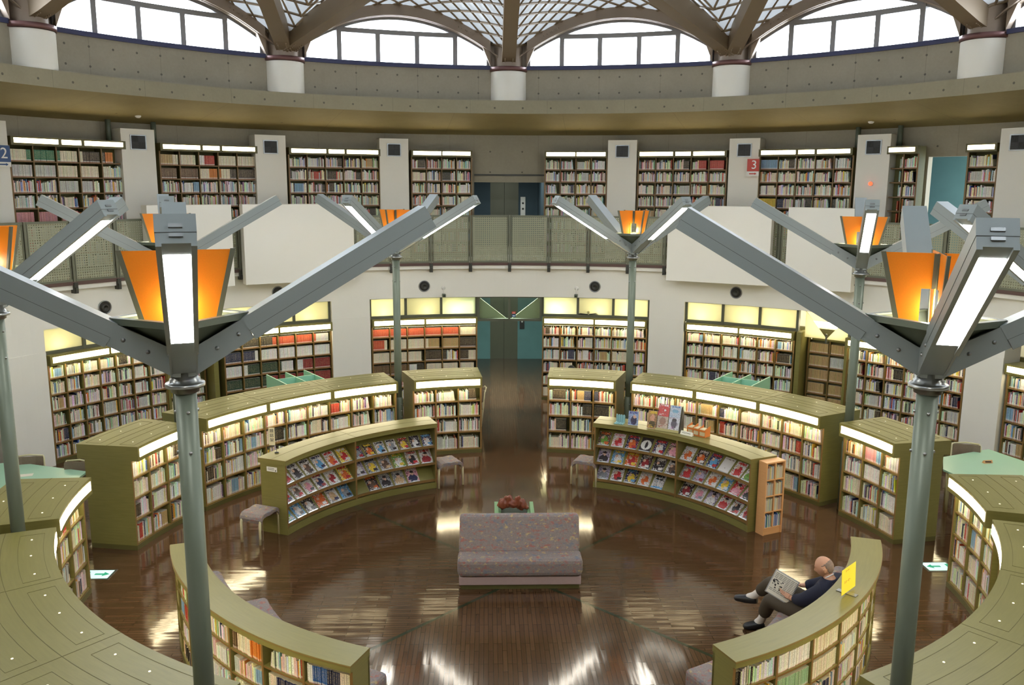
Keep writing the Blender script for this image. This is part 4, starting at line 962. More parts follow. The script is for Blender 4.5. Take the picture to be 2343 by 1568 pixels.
m = MB(); m.abox(-.32, -.28, .95, 1.42, .3, .44); m.abox(.1, .14, .95, 1.42, .3, .44); m.build('rail', 'green_stand', e)
# driftwood sculpture
bm = bmesh.new(); bmesh.ops.create_icosphere(bm, subdivisions=4, radius=1)
from mathutils import noise as NZ
lumps = [(-.21, .0, .07, .09, .07, .10), (-.1, .02, .11, .09, .06, .12), (.0, .0, .07, .10, .06, .06), (.08, .0, .11, .07, .06, .11), (.17, .01, .06, .08, .06, .10), (.25, .0, .0, .05, .04, .03)]
bm.clear()
for (x, y, z, rx, ry, rz) in lumps:
    r = bmesh.ops.create_icosphere(bm, subdivisions=3, radius=1)
    for v in r['verts']:
        n = NZ.noise(v.co * 1.7 + Vector((x * 30, 0, 0))) * .5; v.co = v.co * (1 + n); v.co = Vector((v.co.x * rx + x, v.co.y * ry + y, v.co.z * rz + z + .06))
me = bpy.data.meshes.new('driftwood'); bm.to_mesh(me); bm.free(); me.materials.append(MATS['driftwood'])
o = bpy.data.objects.new('driftwood_sculpture', me); COL.objects.link(o); o.scale = (.76, .8, .85); o.location = (-.10, 1.27, .422); tag(o, 'gnarled red-brown driftwood sculpture on the green stand', 'sculpture')
for v in me.vertices: v.co.z = max(v.co.z, 0)
rm = o.modifiers.new('remesh', 'REMESH'); rm.mode = 'VOXEL'; rm.voxel_size = .012; rm.use_smooth_shade = True
sm_ = o.modifiers.new('smooth', 'SMOOTH'); sm_.iterations = 3

# stools
def make_stool():
    e = thing('stool', '', 'stool'); w, d, h = .44, .38, .44
    m = MB(); N = 10
    prof = [(-w / 2, .36), (-w / 2 + .01, .40), (-w / 2 + .05, .435)] + [(x, .445 - .012 * math.cos(x / w * 2 * pi)) for x in (-.1, 0, .1)] + [(w / 2 - .05, .435), (w / 2 - .01, .40), (w / 2, .36)]
    bot = [(x * .93, z - .062) for x, z in prof[::-1]]
    m.prism([(x, -d / 2, z) for x, z in prof + bot][::-1], (0, d, 0)); m.build('seat', 'sofa_fabric', e, bevel=.014)
    for y in (-d / 2 + .03, d / 2 - .03):
        m = MB(); pts = [(-w / 2 - .005, y, 0), (-w / 2 + .0, y, .30), (-w / 2 + .025, y, .37), (-w / 2 + .09, y, .395), (w / 2 - .09, y, .395), (w / 2 - .025, y, .37), (w / 2 - .0, y, .30), (w / 2 + .005, y, 0)]
        m.tube(pts, .019, n=8); m.build('leg_frame', 'cream_tube', e)
    return e
st = make_stool()
SP = [((548, 1237), (605, 1250), (645, 1225), 'patterned stool at the left end of the left magazine rack'), None, None]
def stool_at(px, ang, label, first=False):
    c = Vector(px)
    if first: st.location = c; st.rotation_euler = (0, 0, radians(ang)); st['label'] = label; st['group'] = 'patterned stools'; return
    dup(st, c, radians(ang), label, 'patterned stools')
stool_at((-3.79, 1.36, 0), 68, 'patterned stool at the outer end of the left magazine rack', True)
stool_at((-1.17, 3.66, 0), 26, 'patterned stool at the aisle end of the left magazine rack')
stool_at((1.25, 3.68, 0), -24, 'patterned stool at the aisle end of the right magazine rack')

# ================================================================== LAMPS
def make_lamp():
    e = thing('four_armed_lamp', '', 'lamp')
    m = MB(); m.tube([(0, 0, 0), (0, 0, 3.76)], .068, n=24); m.build('pole', 'grey_metal', e)
    m = MB(); m.lathe([(.068, 0), (.082, 0), (.082, 1.12), (.068, 1.14)], n=24); m.build('pole_sleeve', 'grey_metal', e)
    for z, r_, n_, o_ in ((1.0, .081, 2, -1.1), (.88, .081, 2, -1.1), (.76, .081, 2, -1.1), (3.62, .067, 4, .9), (3.35, .067, 4, .9)):
        for q in range(n_): m = MB(); aa = q * 2 * pi / n_ + o_; m.lathe([(.012, 0), (.009, .01), (0, .012)], Vector((cos(aa) * r_, sin(aa) * r_, z)), n=8, axis=(cos(aa), sin(aa), 0)); m.build('bolt', 'steel', e)
    m = MB(); m.lathe([(.068, 3.74), (.088, 3.75), (.09, 3.775), (.122, 3.782), (.124, 3.79), (.124, 3.806), (.115, 3.812), (.095, 3.815), (.095, 3.835), (.086, 3.84), (.084, 3.93), (0, 3.93)], n=32); m.build('collar', 'steel', e)
    sl = .58; ca, sa = cos(math.atan(sl)), sin(math.atan(sl))
    for q in range(4):
        h = radians(45 + 90 * q); ex = Vector((sin(h), cos(h), 0)); t = Vector((ex.y, -ex.x, 0)); Z = Vector((0, 0, 1))
        ax = ex * ca + Z * sa; nz = -ex * sa + Z * ca
        root = ex * .05 + Z * 3.95
        # bracket: bent plate box from hub to the arm
        b = MB(); j = ex * .40 + Z * 4.155
        poly = [ex * .0 + Z * 3.86, ex * .06 + Z * 3.86, j - nz * .075, j + nz * .07, ex * .02 + Z * 4.02]
        for s_ in (-.082, .070): b.prism([p + t * s_ for p in poly], t * .012)
        b.prism([p + t * -.07 for p in [ex * .05 + Z * 3.865, j - nz * .072, j - nz * .062, ex * .05 + Z * 3.88]], t * .14)
        b.build('bracket', 'arm_metal', e)
        for f in (.35, .8):
            for s_ in (-1, 1): bb = MB(); bb.lathe([(.014, 0), (.010, .008), (0, .01)], (ex * .1 + Z * 3.97).lerp(j, f) + t * .082 * s_, n=8, axis=t * s_); bb.build('bolt', 'steel', e)
        L = 1.42; c = j + ax * (L / 2)
        a = MB(); a.box(c + nz * .028, ax * (L / 2), t * .09, nz * .046); a.box(c - nz * .047, ax * (L / 2 - .003), t * .088, nz * .027)
        arm = a.build('arm', 'arm_metal', e)
        g = MB(); g.box(c - nz * .0185, ax * (L / 2 - .001), t * .0885, nz * .0018); g.build('arm_seam', 'dark_metal', arm)
        lt = MB(); lt.box(j + ax * .72 - nz * .0747, ax * .58, t * .058, nz * .0008); lt.build('light_panel', 'lamp_light', e)
        for s_ in (-1, 1): lp_ = MB(); lp_.box(j + ax * (L / 2) - nz * .081, ax * (L / 2 - .002), nz * .008, t * .011) if False else lp_.box(j + ax * (L / 2) - nz * .081 + t * .075 * s_, ax * (L / 2 - .002), t * .013, nz * .008); lp_.build('arm_lip', 'arm_metal', arm)
        hb = MB()
        for zz in (.012, -.035): hb.box(j + ax * (L + .004) + nz * zz, ax * .004, t * .03, nz * .009)
        hb.build('hinge_plate', 'steel', arm)
        # triangular plate between this arm and the next: sides of the funnel
        h2 = h + pi / 2; ex2 = Vector((sin(h2), cos(h2), 0)); p0 = Z * 3.98; p1 = ex * .40 + Z * 4.235; p2 = ex2 * .40 + Z * 4.235
        fn = MB(); nn = (p1 - p0).cross(p2 - p0).normalized(); nn = nn if nn.z > 0 else -nn
        fn.prism([p0, p1, p2], nn * .008); fn.build('funnel_plate', 'grey_metal', e)
        rb_ = MB(); dd = (p2 - p1).normalized(); oo = Vector((dd.y, -dd.x, 0)); rb_.box((p1 + p2) / 2 + Z * .01, dd * (p2 - p1).length / 2, oo * .022, Z * .006); rb_.box((p1 + p2) / 2 - Z * .006 + oo * -.02, dd * (p2 - p1).length / 2, oo * .003, Z * .02); rb_.build('funnel_rim', 'grey_metal', e)
        # orange fin on this arm's line
        of = MB(); poly = [ex * .025 + Z * 4.43, ex * .095 + Z * 4.43, ex * .095 + Z * 4.19, ex * .205 + Z * 4.19, ex * .325 + Z * 4.66, ex * .025 + Z * 4.66]
        of.prism([p - t * .004 for p in poly], t * .008); fin = of.build('orange_fin', 'orange_acrylic', e)
        ed = MB(); ed.prism([p - t * .01 for p in [ex * .20 + Z * 4.17, ex * .232 + Z * 4.17, ex * .352 + Z * 4.665, ex * .322 + Z * 4.665]], t * .02); ed.prism([p - t * .009 for p in [ex * .012 + Z * 4.43, ex * .035 + Z * 4.43, ex * .035 + Z * 4.655, ex * .012 + Z * 4.655]], t * .018); ed.build('fin_edge', 'rail_metal', fin)
    m = MB(); m.lathe([(0, 4.02), (.07, 4.04), (.085, 4.12), (.06, 4.16)], n=20); m.build('bulb_holder', 'steel', e)
    m = MB(); m.lathe([(0, 4.14), (.045, 4.15), (.05, 4.18), (.03, 4.21), (0, 4.215)], n=16); m.build('bulb', 'bulb_light', e)
    ld = bpy.data.lights.new('bulb_glow', 'POINT'); ld.energy = 14; ld.color = (1, .88, .66); ld.shadow_soft_size = .05
    lo = bpy.data.objects.new('bulb_glow', ld); COL.objects.link(lo); lo.location = (0, 0, 4.30); lo.parent = e
    return e
lamp = make_lamp(); LAMPG = 'four-armed lamp posts around the hall'
LP = [(5.75, -22.1, 'lamp post left of the lobby aisle, between the bookcases'), (5.79, 22.7, 'lamp post right of the lobby aisle, between the bookcases'), (5.72, 65.9, 'lamp post on the right behind the long bookcase, facing arm lit'),
      (5.72, -65.9, 'lamp post hidden mostly behind the large near left one'), (5.73, -110.3, 'lamp post cut by the left edge, above the corner bookcase'), (5.8, 112.5, 'lamp whose lit arms reach in from the right edge'),
      (5.68, -154.6, 'largest lamp post on the left, standing nearest the photographer'), (5.73, 155.2, 'largest lamp post on the right, standing nearest the photographer')]
for i, (r, a, lab) in enumerate(LP):
    p = P(r, a); rz = radians(-a)
    if i == 0: lamp.location = p; lamp.rotation_euler = (0, 0, rz); lamp['label'] = lab; lamp['group'] = LAMPG
    else: dup(lamp, p, rz, lab, LAMPG)

# ================================================================== GALLERY RAIL, BOXES, PILLARS
rail = thing('balcony_railing', 'curved grey-green railing of perforated panels along the gallery', 'railing', P(9.5, 0, 3.38))
posts = [-5.2 + 5.53 * k for k in range(0, 5)]; posts = [.3 + 5.53 * k for k in range(-3, 4)]
while posts[-1] < 112: posts.append(posts[-1] + 5.07)
while posts[0] > -112: posts.insert(0, posts[0] - 5.1)
for i, a in enumerate(posts):
    m = MB(); m.rbox(a, 9.47, 9.53, .045, 3.30, 4.44); m.build('post', 'rail_metal', rail)
    m = MB(); m.rbox(a, 9.44, 9.56, .07, 3.13, 3.33); m.rbox(a, 9.42, 9.45, .05, 3.15, 3.24); m.build('bracket', 'dark_metal', rail)
for i in range(len(posts) - 1):
    a0, a1 = posts[i] + .2, posts[i + 1] - .2
    m = MB(); m.arc(9.495, 9.5, a0, a1, 3.37, 4.41, step=3); m.build('perforated_panel', 'perforated_metal', rail)
    m = MB(); m.arc(9.48, 9.52, a0, a1, 4.40, 4.44); m.arc(9.48, 9.52, a0, a1, 3.345, 3.385)
    for a in (a0 + .1, a1 - .1): m.rbox(a, 9.485, 9.515, .02, 3.37, 4.41)
    m.build('panel_frame', 'rail_metal', rail)
m = MB(); m.arc(9.47, 9.53, posts[0], posts[-1], 3.28, 3.345); m.build('bottom_channel', 'maroon_metal', rail)
for i, (a0, a1, lab) in enumerate(((-36.75, -21.8, 'large white panel box hung on the railing left of centre'), (-48.95, -38.2, 'white panel box on the railing behind the near left lamp'), (22.6, 36.65, 'large white panel box hung on the railing right of centre'), (38.75, 47.4, 'smaller white panel box on the railing right of the large one'))):
    p0, p1 = P(9.18, a0), P(9.18, a1); mid = (p0 + p1) / 2; ex = (p1 - p0).normalized(); n = Vector((-ex.y, ex.x, 0)); n = n if n.dot(mid) > 0 else -n
    e = thing('wall_panel_box', lab, 'panel box', (mid.x, mid.y, 3.04), 0, 'white panel boxes on the railing')
    hw = (p1 - p0).length / 2
    m = MB(); m.box(mid + n * .13 + Vector((0, 0, 3.87)), ex * hw, n * .13, (0, 0, .83)); m.build('box_body', 'white_box', e, bevel=.006)
    m = MB(); m.box(mid + n * .3 + Vector((0, 0, 3.87)), ex * (hw - .06), n * .06, (0, 0, .80)); m.build('mounting_frame', 'white_wall', e)
PIL = [(-60.3, 'gallery pillar at the left edge behind the blue sign'), (-45.0, 'second gallery pillar from the left edge'), (-29.8, 'third gallery pillar from the left edge'), (-14.5, 'gallery pillar next left of the lift recess'),
       (14.9, 'gallery pillar next right of the lift recess'), (30.1, 'gallery pillar carrying the red number sign'), (45.07, 'gallery pillar carrying the red alarm lamp'), (60.1, 'gallery pillar at the right edge')]
for i, (a, lab) in enumerate(PIL):
    e = thing('duct_pillar', 'white boxed ' + lab, 'pillar', P(10.9, a, 3.38), 0, 'white duct pillars on the gallery')
    m = MB(); m.rbox(a, 10.76, 11.28, .69, 3.38, 6.205); m.build('pillar_body', 'white_wall', e)
    v = MB(); v.rbox(a, 10.745, 10.77, .33, 5.79, 6.09); gr = v.build('vent_frame', 'steel', e)
    v = MB(); v.rbox(a, 10.742, 10.748, .285, 5.81, 6.07); g2 = v.build('vent_opening', 'black_plastic', e)
    v = MB(); er = P(1, a); tt = Vector((er.y, -er.x, 0))
    for q in range(4):
        cx, cz = (-.07, .07)[q % 2], (.065, -.065)[q // 2]
        for k in range(7):
            off = -.055 + k * .018
            if (q in (0, 3)): v.box(P(10.738, a, 5.94 + cz) + tt * (cx + off), tt * .0025, er * .003, (0, 0, .06))
            else: v.box(P(10.738, a, 5.94 + cz + off) + tt * cx, tt * .065, er * .003, (0, 0, .0025))
    v.build('vent_grille', 'dark_metal', e)
for i, a in enumerate((-47.3, -42.5, 42.6, 47.15)):
    m = MB(); m.tube([P(11.1, a, 5.9), P(11.1, a, 6.45)], .055, n=14); o = m.build('drain_pipe', 'grey_metal')
    tag(o, 'grey vertical pipe above the gallery cases, %s of the %s' % (('left', 'right')[i % 2], ('second pillar', 'alarm lamp pillar')[i // 2]), 'pipe', 'pipes behind the gallery pillars')
    o.location = (0, 0, 0)
for i, (px, py) in enumerate(((333, 269), (1982, 284))):
    d = FW + RT * ((px - W / 2) / FPX) + UP * ((H / 2 - py) / FPX)
    a = (-45.2, 44.9)[i]; m = MB(); m.lathe([(.06, 0), (.06, -.02), (.035, -.045), (0, -.05)], P(10.6, a, 6.46), n=16); o = m.build('smoke_detector', 'white_plastic'); tag(o, 'small round smoke detector under the concrete soffit, at %s' % ('left', 'right')[i], 'smoke detector', 'smoke detectors')
# red alarm lamp
e = thing('alarm_lamp', 'round glowing red alarm lamp on a white gallery pillar', 'alarm lamp', P(10.76, 45.1, 5.19)); m = MB(); m.lathe([(.05, 0), (.05, .02), (.035, .03)], P(10.76, 45.1, 5.19), n=18, axis=-P(1, 45.1)); m.build('base', 'white_plastic', e)
m = MB(); m.lathe([(.042, .02), (.04, .05), (.025, .07), (0, .078)], P(10.76, 45.1, 5.19), n=18, axis=-P(1, 45.1)); m.build('dome', 'alarm_red', e)
# number signs
def sign(a, z0, z1, zm, mat, ch, arrow, lab, wid):
    r = 10.55; er = P(1, a); tt = Vector((er.y, -er.x, 0)); ex = tt if tt.cross(Vector((0, 0, 1))).dot(-er) > 0 else -tt
    e = thing('number_sign', lab, 'sign', P(r, a, (z0 + z1) / 2)); m = MB(); m.box(P(r, a, (zm + z1) / 2), ex * wid / 2, er * .006, (0, 0, (z1 - zm) / 2)); m.build('plate', mat, e)
    m = MB(); m.box(P(r, a, (zm + z0) / 2), ex * wid / 2, er * .006, (0, 0, (zm - z0) / 2)); m.build('lower_plate', 'white_plastic', e)
    text('numeral', ch, .27, 'ink_white', e, P(r, a, (zm + z1) / 2 + .0) - er * .008 + ex * .02, ex, (0, 0, 1), .001)
    c = P(r, a, (zm + z0) / 2) - er * .009; m = MB(); m.box(c - ex * .02, ex * .06, er * .0015, (0, 0, .012)); m.prism([c + ex * .04 + Vector((0, 0, .026)), c + ex * .04 - Vector((0, 0, .026)), c + ex * .085], er * .002); m.build('arrow', mat, e)
    m = MB(); m.tube([P(r, a, z1 - .02), P(10.77, a, z1 - .02)], .006, n=6); m.build('bracket', 'steel', e)
sign(31.55, 5.355, 5.735, 5.46, 'red_sign', '3', 1, 'red sign with a white 3 and an arrow by the gallery pillar', .27)
sign(-59.75, 5.385, 5.762, 5.47, 'blue_sign', '2', 1, 'blue sign with a white 2 and an arrow at the left edge', .27)

# round air nozzles and cctv cameras on the white band
for i, (a, z, lab) in enumerate(((-11.65, 2.79, 'left of the lobby aisle'), (12.3, 2.79, 'right of the lobby aisle'), (-53.3, 2.79, 'under the far left railing'), (31.6, 2.8, 'under the right white box'), (-31.6, 2.79, 'under the left white box, half hidden'))):
    c = P(RW, a, z); ax = -P(1, a); e = thing('air_nozzle', 'round dark air nozzle in the white wall ' + lab, 'air vent', c, 0, 'round air nozzles')
    m = MB(); m.lathe([(.13, -.002), (.135, .01), (.12, .02), (.112, .006)], c, n=28, axis=ax); m.build('ring', 'steel', e)
    m = MB(); m.lathe([(.112, .006), (.0, .004)], c, n=28, axis=ax); m.build('throat', 'black_plastic', e)
    m = MB(); m.lathe([(.085, .004), (.07, .03), (.05, .045), (.045, .03), (0, .02)], c + Vector((0, 0, -.012)), n=24, axis=ax); m.build('jet', 'dark_metal', e)
for i, a in enumerate((-9.0, 9.75)):
    c = P(RW, a, 2.74); ax = -P(1, a); e = thing('security_camera', 'white wall camera on an arm, %s of the lobby lintel' % ('left', 'right')[i], 'security camera', c, 0, 'security cameras')
    m = MB(); m.lathe([(.05, 0), (.05, .015), (0, .02)], c, n=18, axis=ax); m.build('mount', 'white_plastic', e)
    m = MB(); m.tube([c, c + ax * .1 + Vector((0, 0, -.02)), c + ax * .14 + Vector((0, 0, -.12))], .012, n=8); m.build('arm', 'white_plastic', e)
    m = MB(); b_ = c + ax * .15 + Vector((0, 0, -.16)); t_ = Vector((ax.y, -ax.x, 0)); m.box(b_, t_ * .04, ax * .07, (0, 0, .035)); m.build('housing', 'grey_metal', e, bevel=.01)
    m = MB(); m.lathe([(.02, 0), (.02, .01), (0, .01)], b_ + ax * .07, n=12, axis=ax); m.build('lens', 'black_plastic', e)
# small no-smoking style notice on the lintel glass
c = P(9.66, .95, 2.1); e = thing('notice_sticker', 'small red and blue notice on the glazed lintel over the lobby', 'sticker', c); m = MB(); m.box(c + Vector((0, 0, .03)), (.045, 0, 0), (0, .002, 0), (0, 0, .025)); m.box(c - Vector((0, 0, .04)), (.045, 0, 0), (0, .002, 0), (0, 0, .03)); 
m.m = [0] * 6 + [1] * 6; m.build('plate', ['red_sign', 'blue_sign'], e); m = MB(); m.box(c + Vector((0, -.003, .03)), (.03, 0, 0), (0, .001, 0), (0, 0, .006)); m.box(c + Vector((0, -.003, -.04)), (.03, 0, 0), (0, .001, 0), (0, 0, .008)); m.build('writing', 'ink_white', e)

c = P(9.8, 11.4, 2.045); e = thing('winged_ornament', 'small dark winged ornament on top of the wall bookcase right of the lobby', 'ornament', c)
m = MB(); m.lathe([(0, 0), (.05, 0), (.03, .02), (.02, .09), (.035, .12), (0, .15)], c, n=12); m.build('body', 'cream_wood', e)
for s_ in (-1, 1): m = MB(); m.prism([c + Vector((s_ * .02, -.03, .05)), c + Vector((s_ * .2, -.05, .075)), c + Vector((s_ * .26, .0, .05)), c + Vector((s_ * .18, .04, .04)), c + Vector((s_ * .02, .03, .05))][::s_], (0, 0, .02)); m.build('wing', 'black_plastic', e)

# ================================================================== TABLES, CARRELS, CHAIRS
def table(label, px, z=.72):
    pts = [bp(u, v, z) for u, v in px]; c = sum(pts, Vector()) / len(pts)
    ar = sum(pts[i].x * pts[(i + 1) % len(pts)].y - pts[(i + 1) % len(pts)].x * pts[i].y for i in range(len(pts)))
    if ar < 0: pts = pts[::-1]
    e = thing('reading_table', label, 'table', (c.x, c.y, 0)); m = MB(); m.prism([(p.x, p.y, z - .03) for p in pts], (0, 0, .03)); m.build('tabletop', 'mint_top', e)
    m = MB(); m.prism([(c.x + (p.x - c.x) * .995, c.y + (p.y - c.y) * .995, z - .045) for p in pts], (0, 0, .014)); m.build('edge_band', 'edge_wood', e)
    for p in pts:
        q = c.lerp(p, .85); m = MB(); m.tube([(q.x, q.y, 0), (q.x, q.y, z - .045)], .028, n=10); m.build('leg', 'cream_wood', e)
    return e
table('mint green reading table at the left edge of the photo', [(-60, 1068), (30, 1057), (199, 1079), (172, 1100), (100, 1140), (-60, 1140)])
table('mint green angular reading table at the right edge of the photo', [(2158, 1046), (2262, 1028), (2380, 1068), (2345, 1100), (2240, 1112), (2158, 1074)])
c = bp(2260, 1060, .72); e = thing('table_card', 'small wooden tent card on the right mint table', 'table card', (c.x, c.y, .72)); m = MB(); m.prism([(c.x - .08, c.y - .03, .721), (c.x - .08, c.y + .03, .721), (c.x - .08, c.y, .765)], (.16, .02, 0)); m.build('card', 'beech_wood', e)
m = MB(); m.box((c.x, c.y - .01, .745), (.05, 0, 0), (0, .002, .0), (0, .006, .008)); m.build('writing', 'ink_black', e)
c = bp(58, 1088, .72); m = MB(); m.box((0, 0, .001), (.1, .03, 0), (-.02, .06, 0), (0, 0, .001)); o = m.build('paper_sheet', 'paper'); o.location = (c.x, c.y, .7205); tag(o, 'loose white paper sheet on the left mint table', 'paper')
def make_chair():
    e = thing('reading_chair', '', 'chair'); m = MB()
    m.box((0, 0, .44), (.22, 0, 0), (0, .21, 0), (0, 0, .03)); m.build('seat', 'chair_fabric', e, bevel=.02)
    m = MB(); pr = [(-.21, .19), (-.1, .225), (.1, .225), (.21, .19)]
    for (x0, y0), (x1, y1) in zip(pr, pr[1:]): m.prism([(x0, y0, .58), (x1, y1, .58), (x1, y1 - .03, .58), (x0, y0 - .03, .58)], (0, .04, .25))
    m.build('backrest', 'chair_fabric', e)
    for sx in (-1, 1):
        m = MB(); m.tube([(sx * .225, .15, 0), (sx * .225, .2, .42), (sx * .22, .235, .8), (sx * .2, .25, .84)], .015, n=8); m.build('leg', 'cream_tube', e)
        m = MB(); m.tube([(sx * .21, -.19, 0), (sx * .21, -.18, .43)], .015, n=8); m.build('leg', 'cream_tube', e)
        m = MB(); m.tube([(sx * .22, -.18, .42), (sx * .22, .19, .42)], .012, n=8); m.build('seat_rail', 'cream_tube', e)
    m = MB(); m.tube([(-.2, .25, .84), (0, .275, .855), (.2, .25, .84)], .014, n=8); m.build('top_rail', 'cream_tube', e); return e
ch = make_chair(); CG = 'reading chairs with curved backs'
def chair_at(p, rz, lab, first=False):
    if first: ch.location = p; ch.rotation_euler = (0, 0, radians(rz)); ch['label'] = lab; ch['group'] = CG
    else: dup(ch, p, radians(rz), lab, CG)
c = bp(72, 1048, .82); chair_at((c.x, c.y - .22, 0), 12, 'curved-back chair behind the left mint table, leftmost', True)
c = bp(172, 1060, .82); chair_at((c.x + .02, c.y - .22, 0), -6, 'curved-back chair behind the left mint table, nearer the bookcase')
c = bp(2205, 1020, .82); chair_at((c.x, c.y - .2, 0), -15, 'curved-back chair behind the right mint table')
chair_at((-.77, 7.3, 0), -88, 'curved-back chair at the lobby aisle behind the left short bookcase')
def carrel(lab, a, r=8.45):
    er = P(1, a); tt = Vector((er.y, -er.x, 0)); c = P(r, a); e = thing('study_carrel', lab, 'study carrel', c, 0, 'mint study carrels'); Z = Vector((0, 0, 1))
    m = MB(); m.box(c + Z * .71, tt * .40, er * .5, Z * .014); m.build('desktop', 'mint_top', e)
    m = MB(); m.box(c + Z * 1.0, tt * .012, er * .55, Z * .29); m.build('partition', 'mint_panel', e)
    m = MB(); m.box(c + Z * 1.0, tt * .40, er * .012, Z * .29); m.build('partition', 'mint_panel', e)
    for s_ in (-1, 1): m = MB(); m.box(c + tt * .40 * s_ + Z * .645, tt * .012, er * .55, Z * .645); m.build('side_panel', 'mint_panel', e)
    return e
carrel('mint study carrel behind the left long bookcase', -34.0, 7.75); carrel('mint study carrel behind the right long bookcase', 36.9, 7.75)

# floor exit lights
for i, (cx_, cy_, ar, lab) in enumerate(((-5.62, .17, 1, 'green arrow exit light set in the floor at left'), (5.66, .21, -1, 'green arrow exit light set in the floor at right'))):
    e = thing('floor_exit_light', lab, 'exit light', (cx_, cy_, 0), 0, 'exit lights set in the floor'); m = MB(); m.abox(cx_ - .2, cx_ + .2, cy_ - .15, cy_ + .15, -.01, .004); m.build('frame', 'steel', e)
    m = MB(); m.abox(cx_ - .17, cx_ + .17, cy_ - .12, cy_ + .12, .004, .006); m.build('lens', 'exit_white', e)
    m = MB(); x = cx_ + .02 * ar; m.abox(min(x - .06 * ar, x + .05 * ar), max(x - .06 * ar, x + .05 * ar), cy_ - .02, cy_ + .02, .006, .008); m.prism([(x + .05 * ar, cy_ - .06, .006), (x + .05 * ar, cy_ + .06, .006), (x + .13 * ar, cy_, .006)][::(1 if ar > 0 else -1)], (0, 0, .002))
    m.abox(cx_ - .15 * ar - .02, cx_ - .15 * ar + .03, cy_ - .07, cy_ + .07, .006, .008); m.build('arrow', 'exit_green', e)

# ================================================================== PEOPLE
def skin_obj(name, pts, edges, root, mat, parent, sub=2, tf=None, flat=None):
    keys = list(pts); me = bpy.data.meshes.new(name); co = [Vector(pts[k][0]) for k in keys]
    if tf: co = [tf @ c for c in co]
    me.from_pydata(co, [(keys.index(a), keys.index(b)) for a, b in edges], []); o = bpy.data.objects.new(name, me); COL.objects.link(o)
    sk = o.modifiers.new('skin', 'SKIN'); sk.use_smooth_shade = True
    for i, k in enumerate(keys):
        r = pts[k][1]; r = r if isinstance(r, tuple) else (r, r); me.skin_vertices[0].data[i].radius = r; me.skin_vertices[0].data[i].use_root = (k == root)
    ss = o.modifiers.new('sub', 'SUBSURF'); ss.levels = sub; ss.render_levels = sub
    dg = bpy.context.evaluated_depsgraph_get(); dg.update(); ev = o.evaluated_get(dg); nm = bpy.data.meshes.new_from_object(ev, depsgraph=dg)
    bpy.data.objects.remove(o); nm.materials.clear(); nm.materials.append(MATS[mat])
    for p in nm.polygons: p.use_smooth = True; p.material_index = 0
    off = WL.get(parent.name, Vector())
    for v in nm.vertices: v.co -= off
    no = bpy.data.objects.new(name, nm); COL.objects.link(no); no.parent = parent; return no
def head_mesh(c, face, up, s=1.0):
    """head as one surface: skull, brow, nose, lips, chin, ears. face: facing direction"""
    f = Vector(face).normalized(); u = Vector(up).normalized(); r = f.cross(u).normalized(); u = r.cross(f)
    bm = bmesh.new(); bmesh.ops.create_uvsphere(bm, u_segments=60, v_segments=44, radius=1)
    for v in bm.verts:
        x, y, z = v.co; # x right, y front, z up
        X, Y, Zz = x * .076, y * .096, z * .115
        if z < 0: X *= 1 - .30 * (-z) ** 1.3; Y = Y * (1 - .12 * -z) + .012 * (-z)
        if y > 0:
            X *= 1 - .08 * y
            nz_ = math.exp(-((x * .076) / .012) ** 2 - ((Zz + .012) / .024) ** 2); Y += .022 * nz_ * (y > .5)
            Y -= .012 * math.exp(-((abs(X) - .031) / .014) ** 2 - ((Zz - .012) / .012) ** 2) * (y > .4)
            Y += .006 * math.exp(-((X) / .045) ** 2 - ((Zz - .032) / .01) ** 2)
            Y += .006 * math.exp(-((X) / .022) ** 2 - ((Zz + .057) / .008) ** 2) + .008 * math.exp(-((X) / .022) ** 2 - ((Zz + .092) / .014) ** 2)
        for sx in (-1, 1):
            g = math.exp(-((y * .096 + .004) / .016) ** 2 - ((Zz + .006) / .028) ** 2) * (x * sx > .8); X += sx * .020 * g
        v.co = c + (r * X + f * Y + u * Zz) * s
    if s == 1.0:
        for sx in (-1, 1):
            er_ = bmesh.ops.create_icosphere(bm, subdivisions=3, radius=1)
            for v in er_['verts']:
                q = v.co; X, Y, Zz = sx * .076 + q.x * .011 + sx * .004, -.006 + q.y * .019, -.008 + q.z * .032
                if abs(q.y) < .5 and abs(q.z) < .55 and q.x * sx > 0: X -= sx * .006
                v.co = c + r * X + f * Y + u * Zz
    return bm
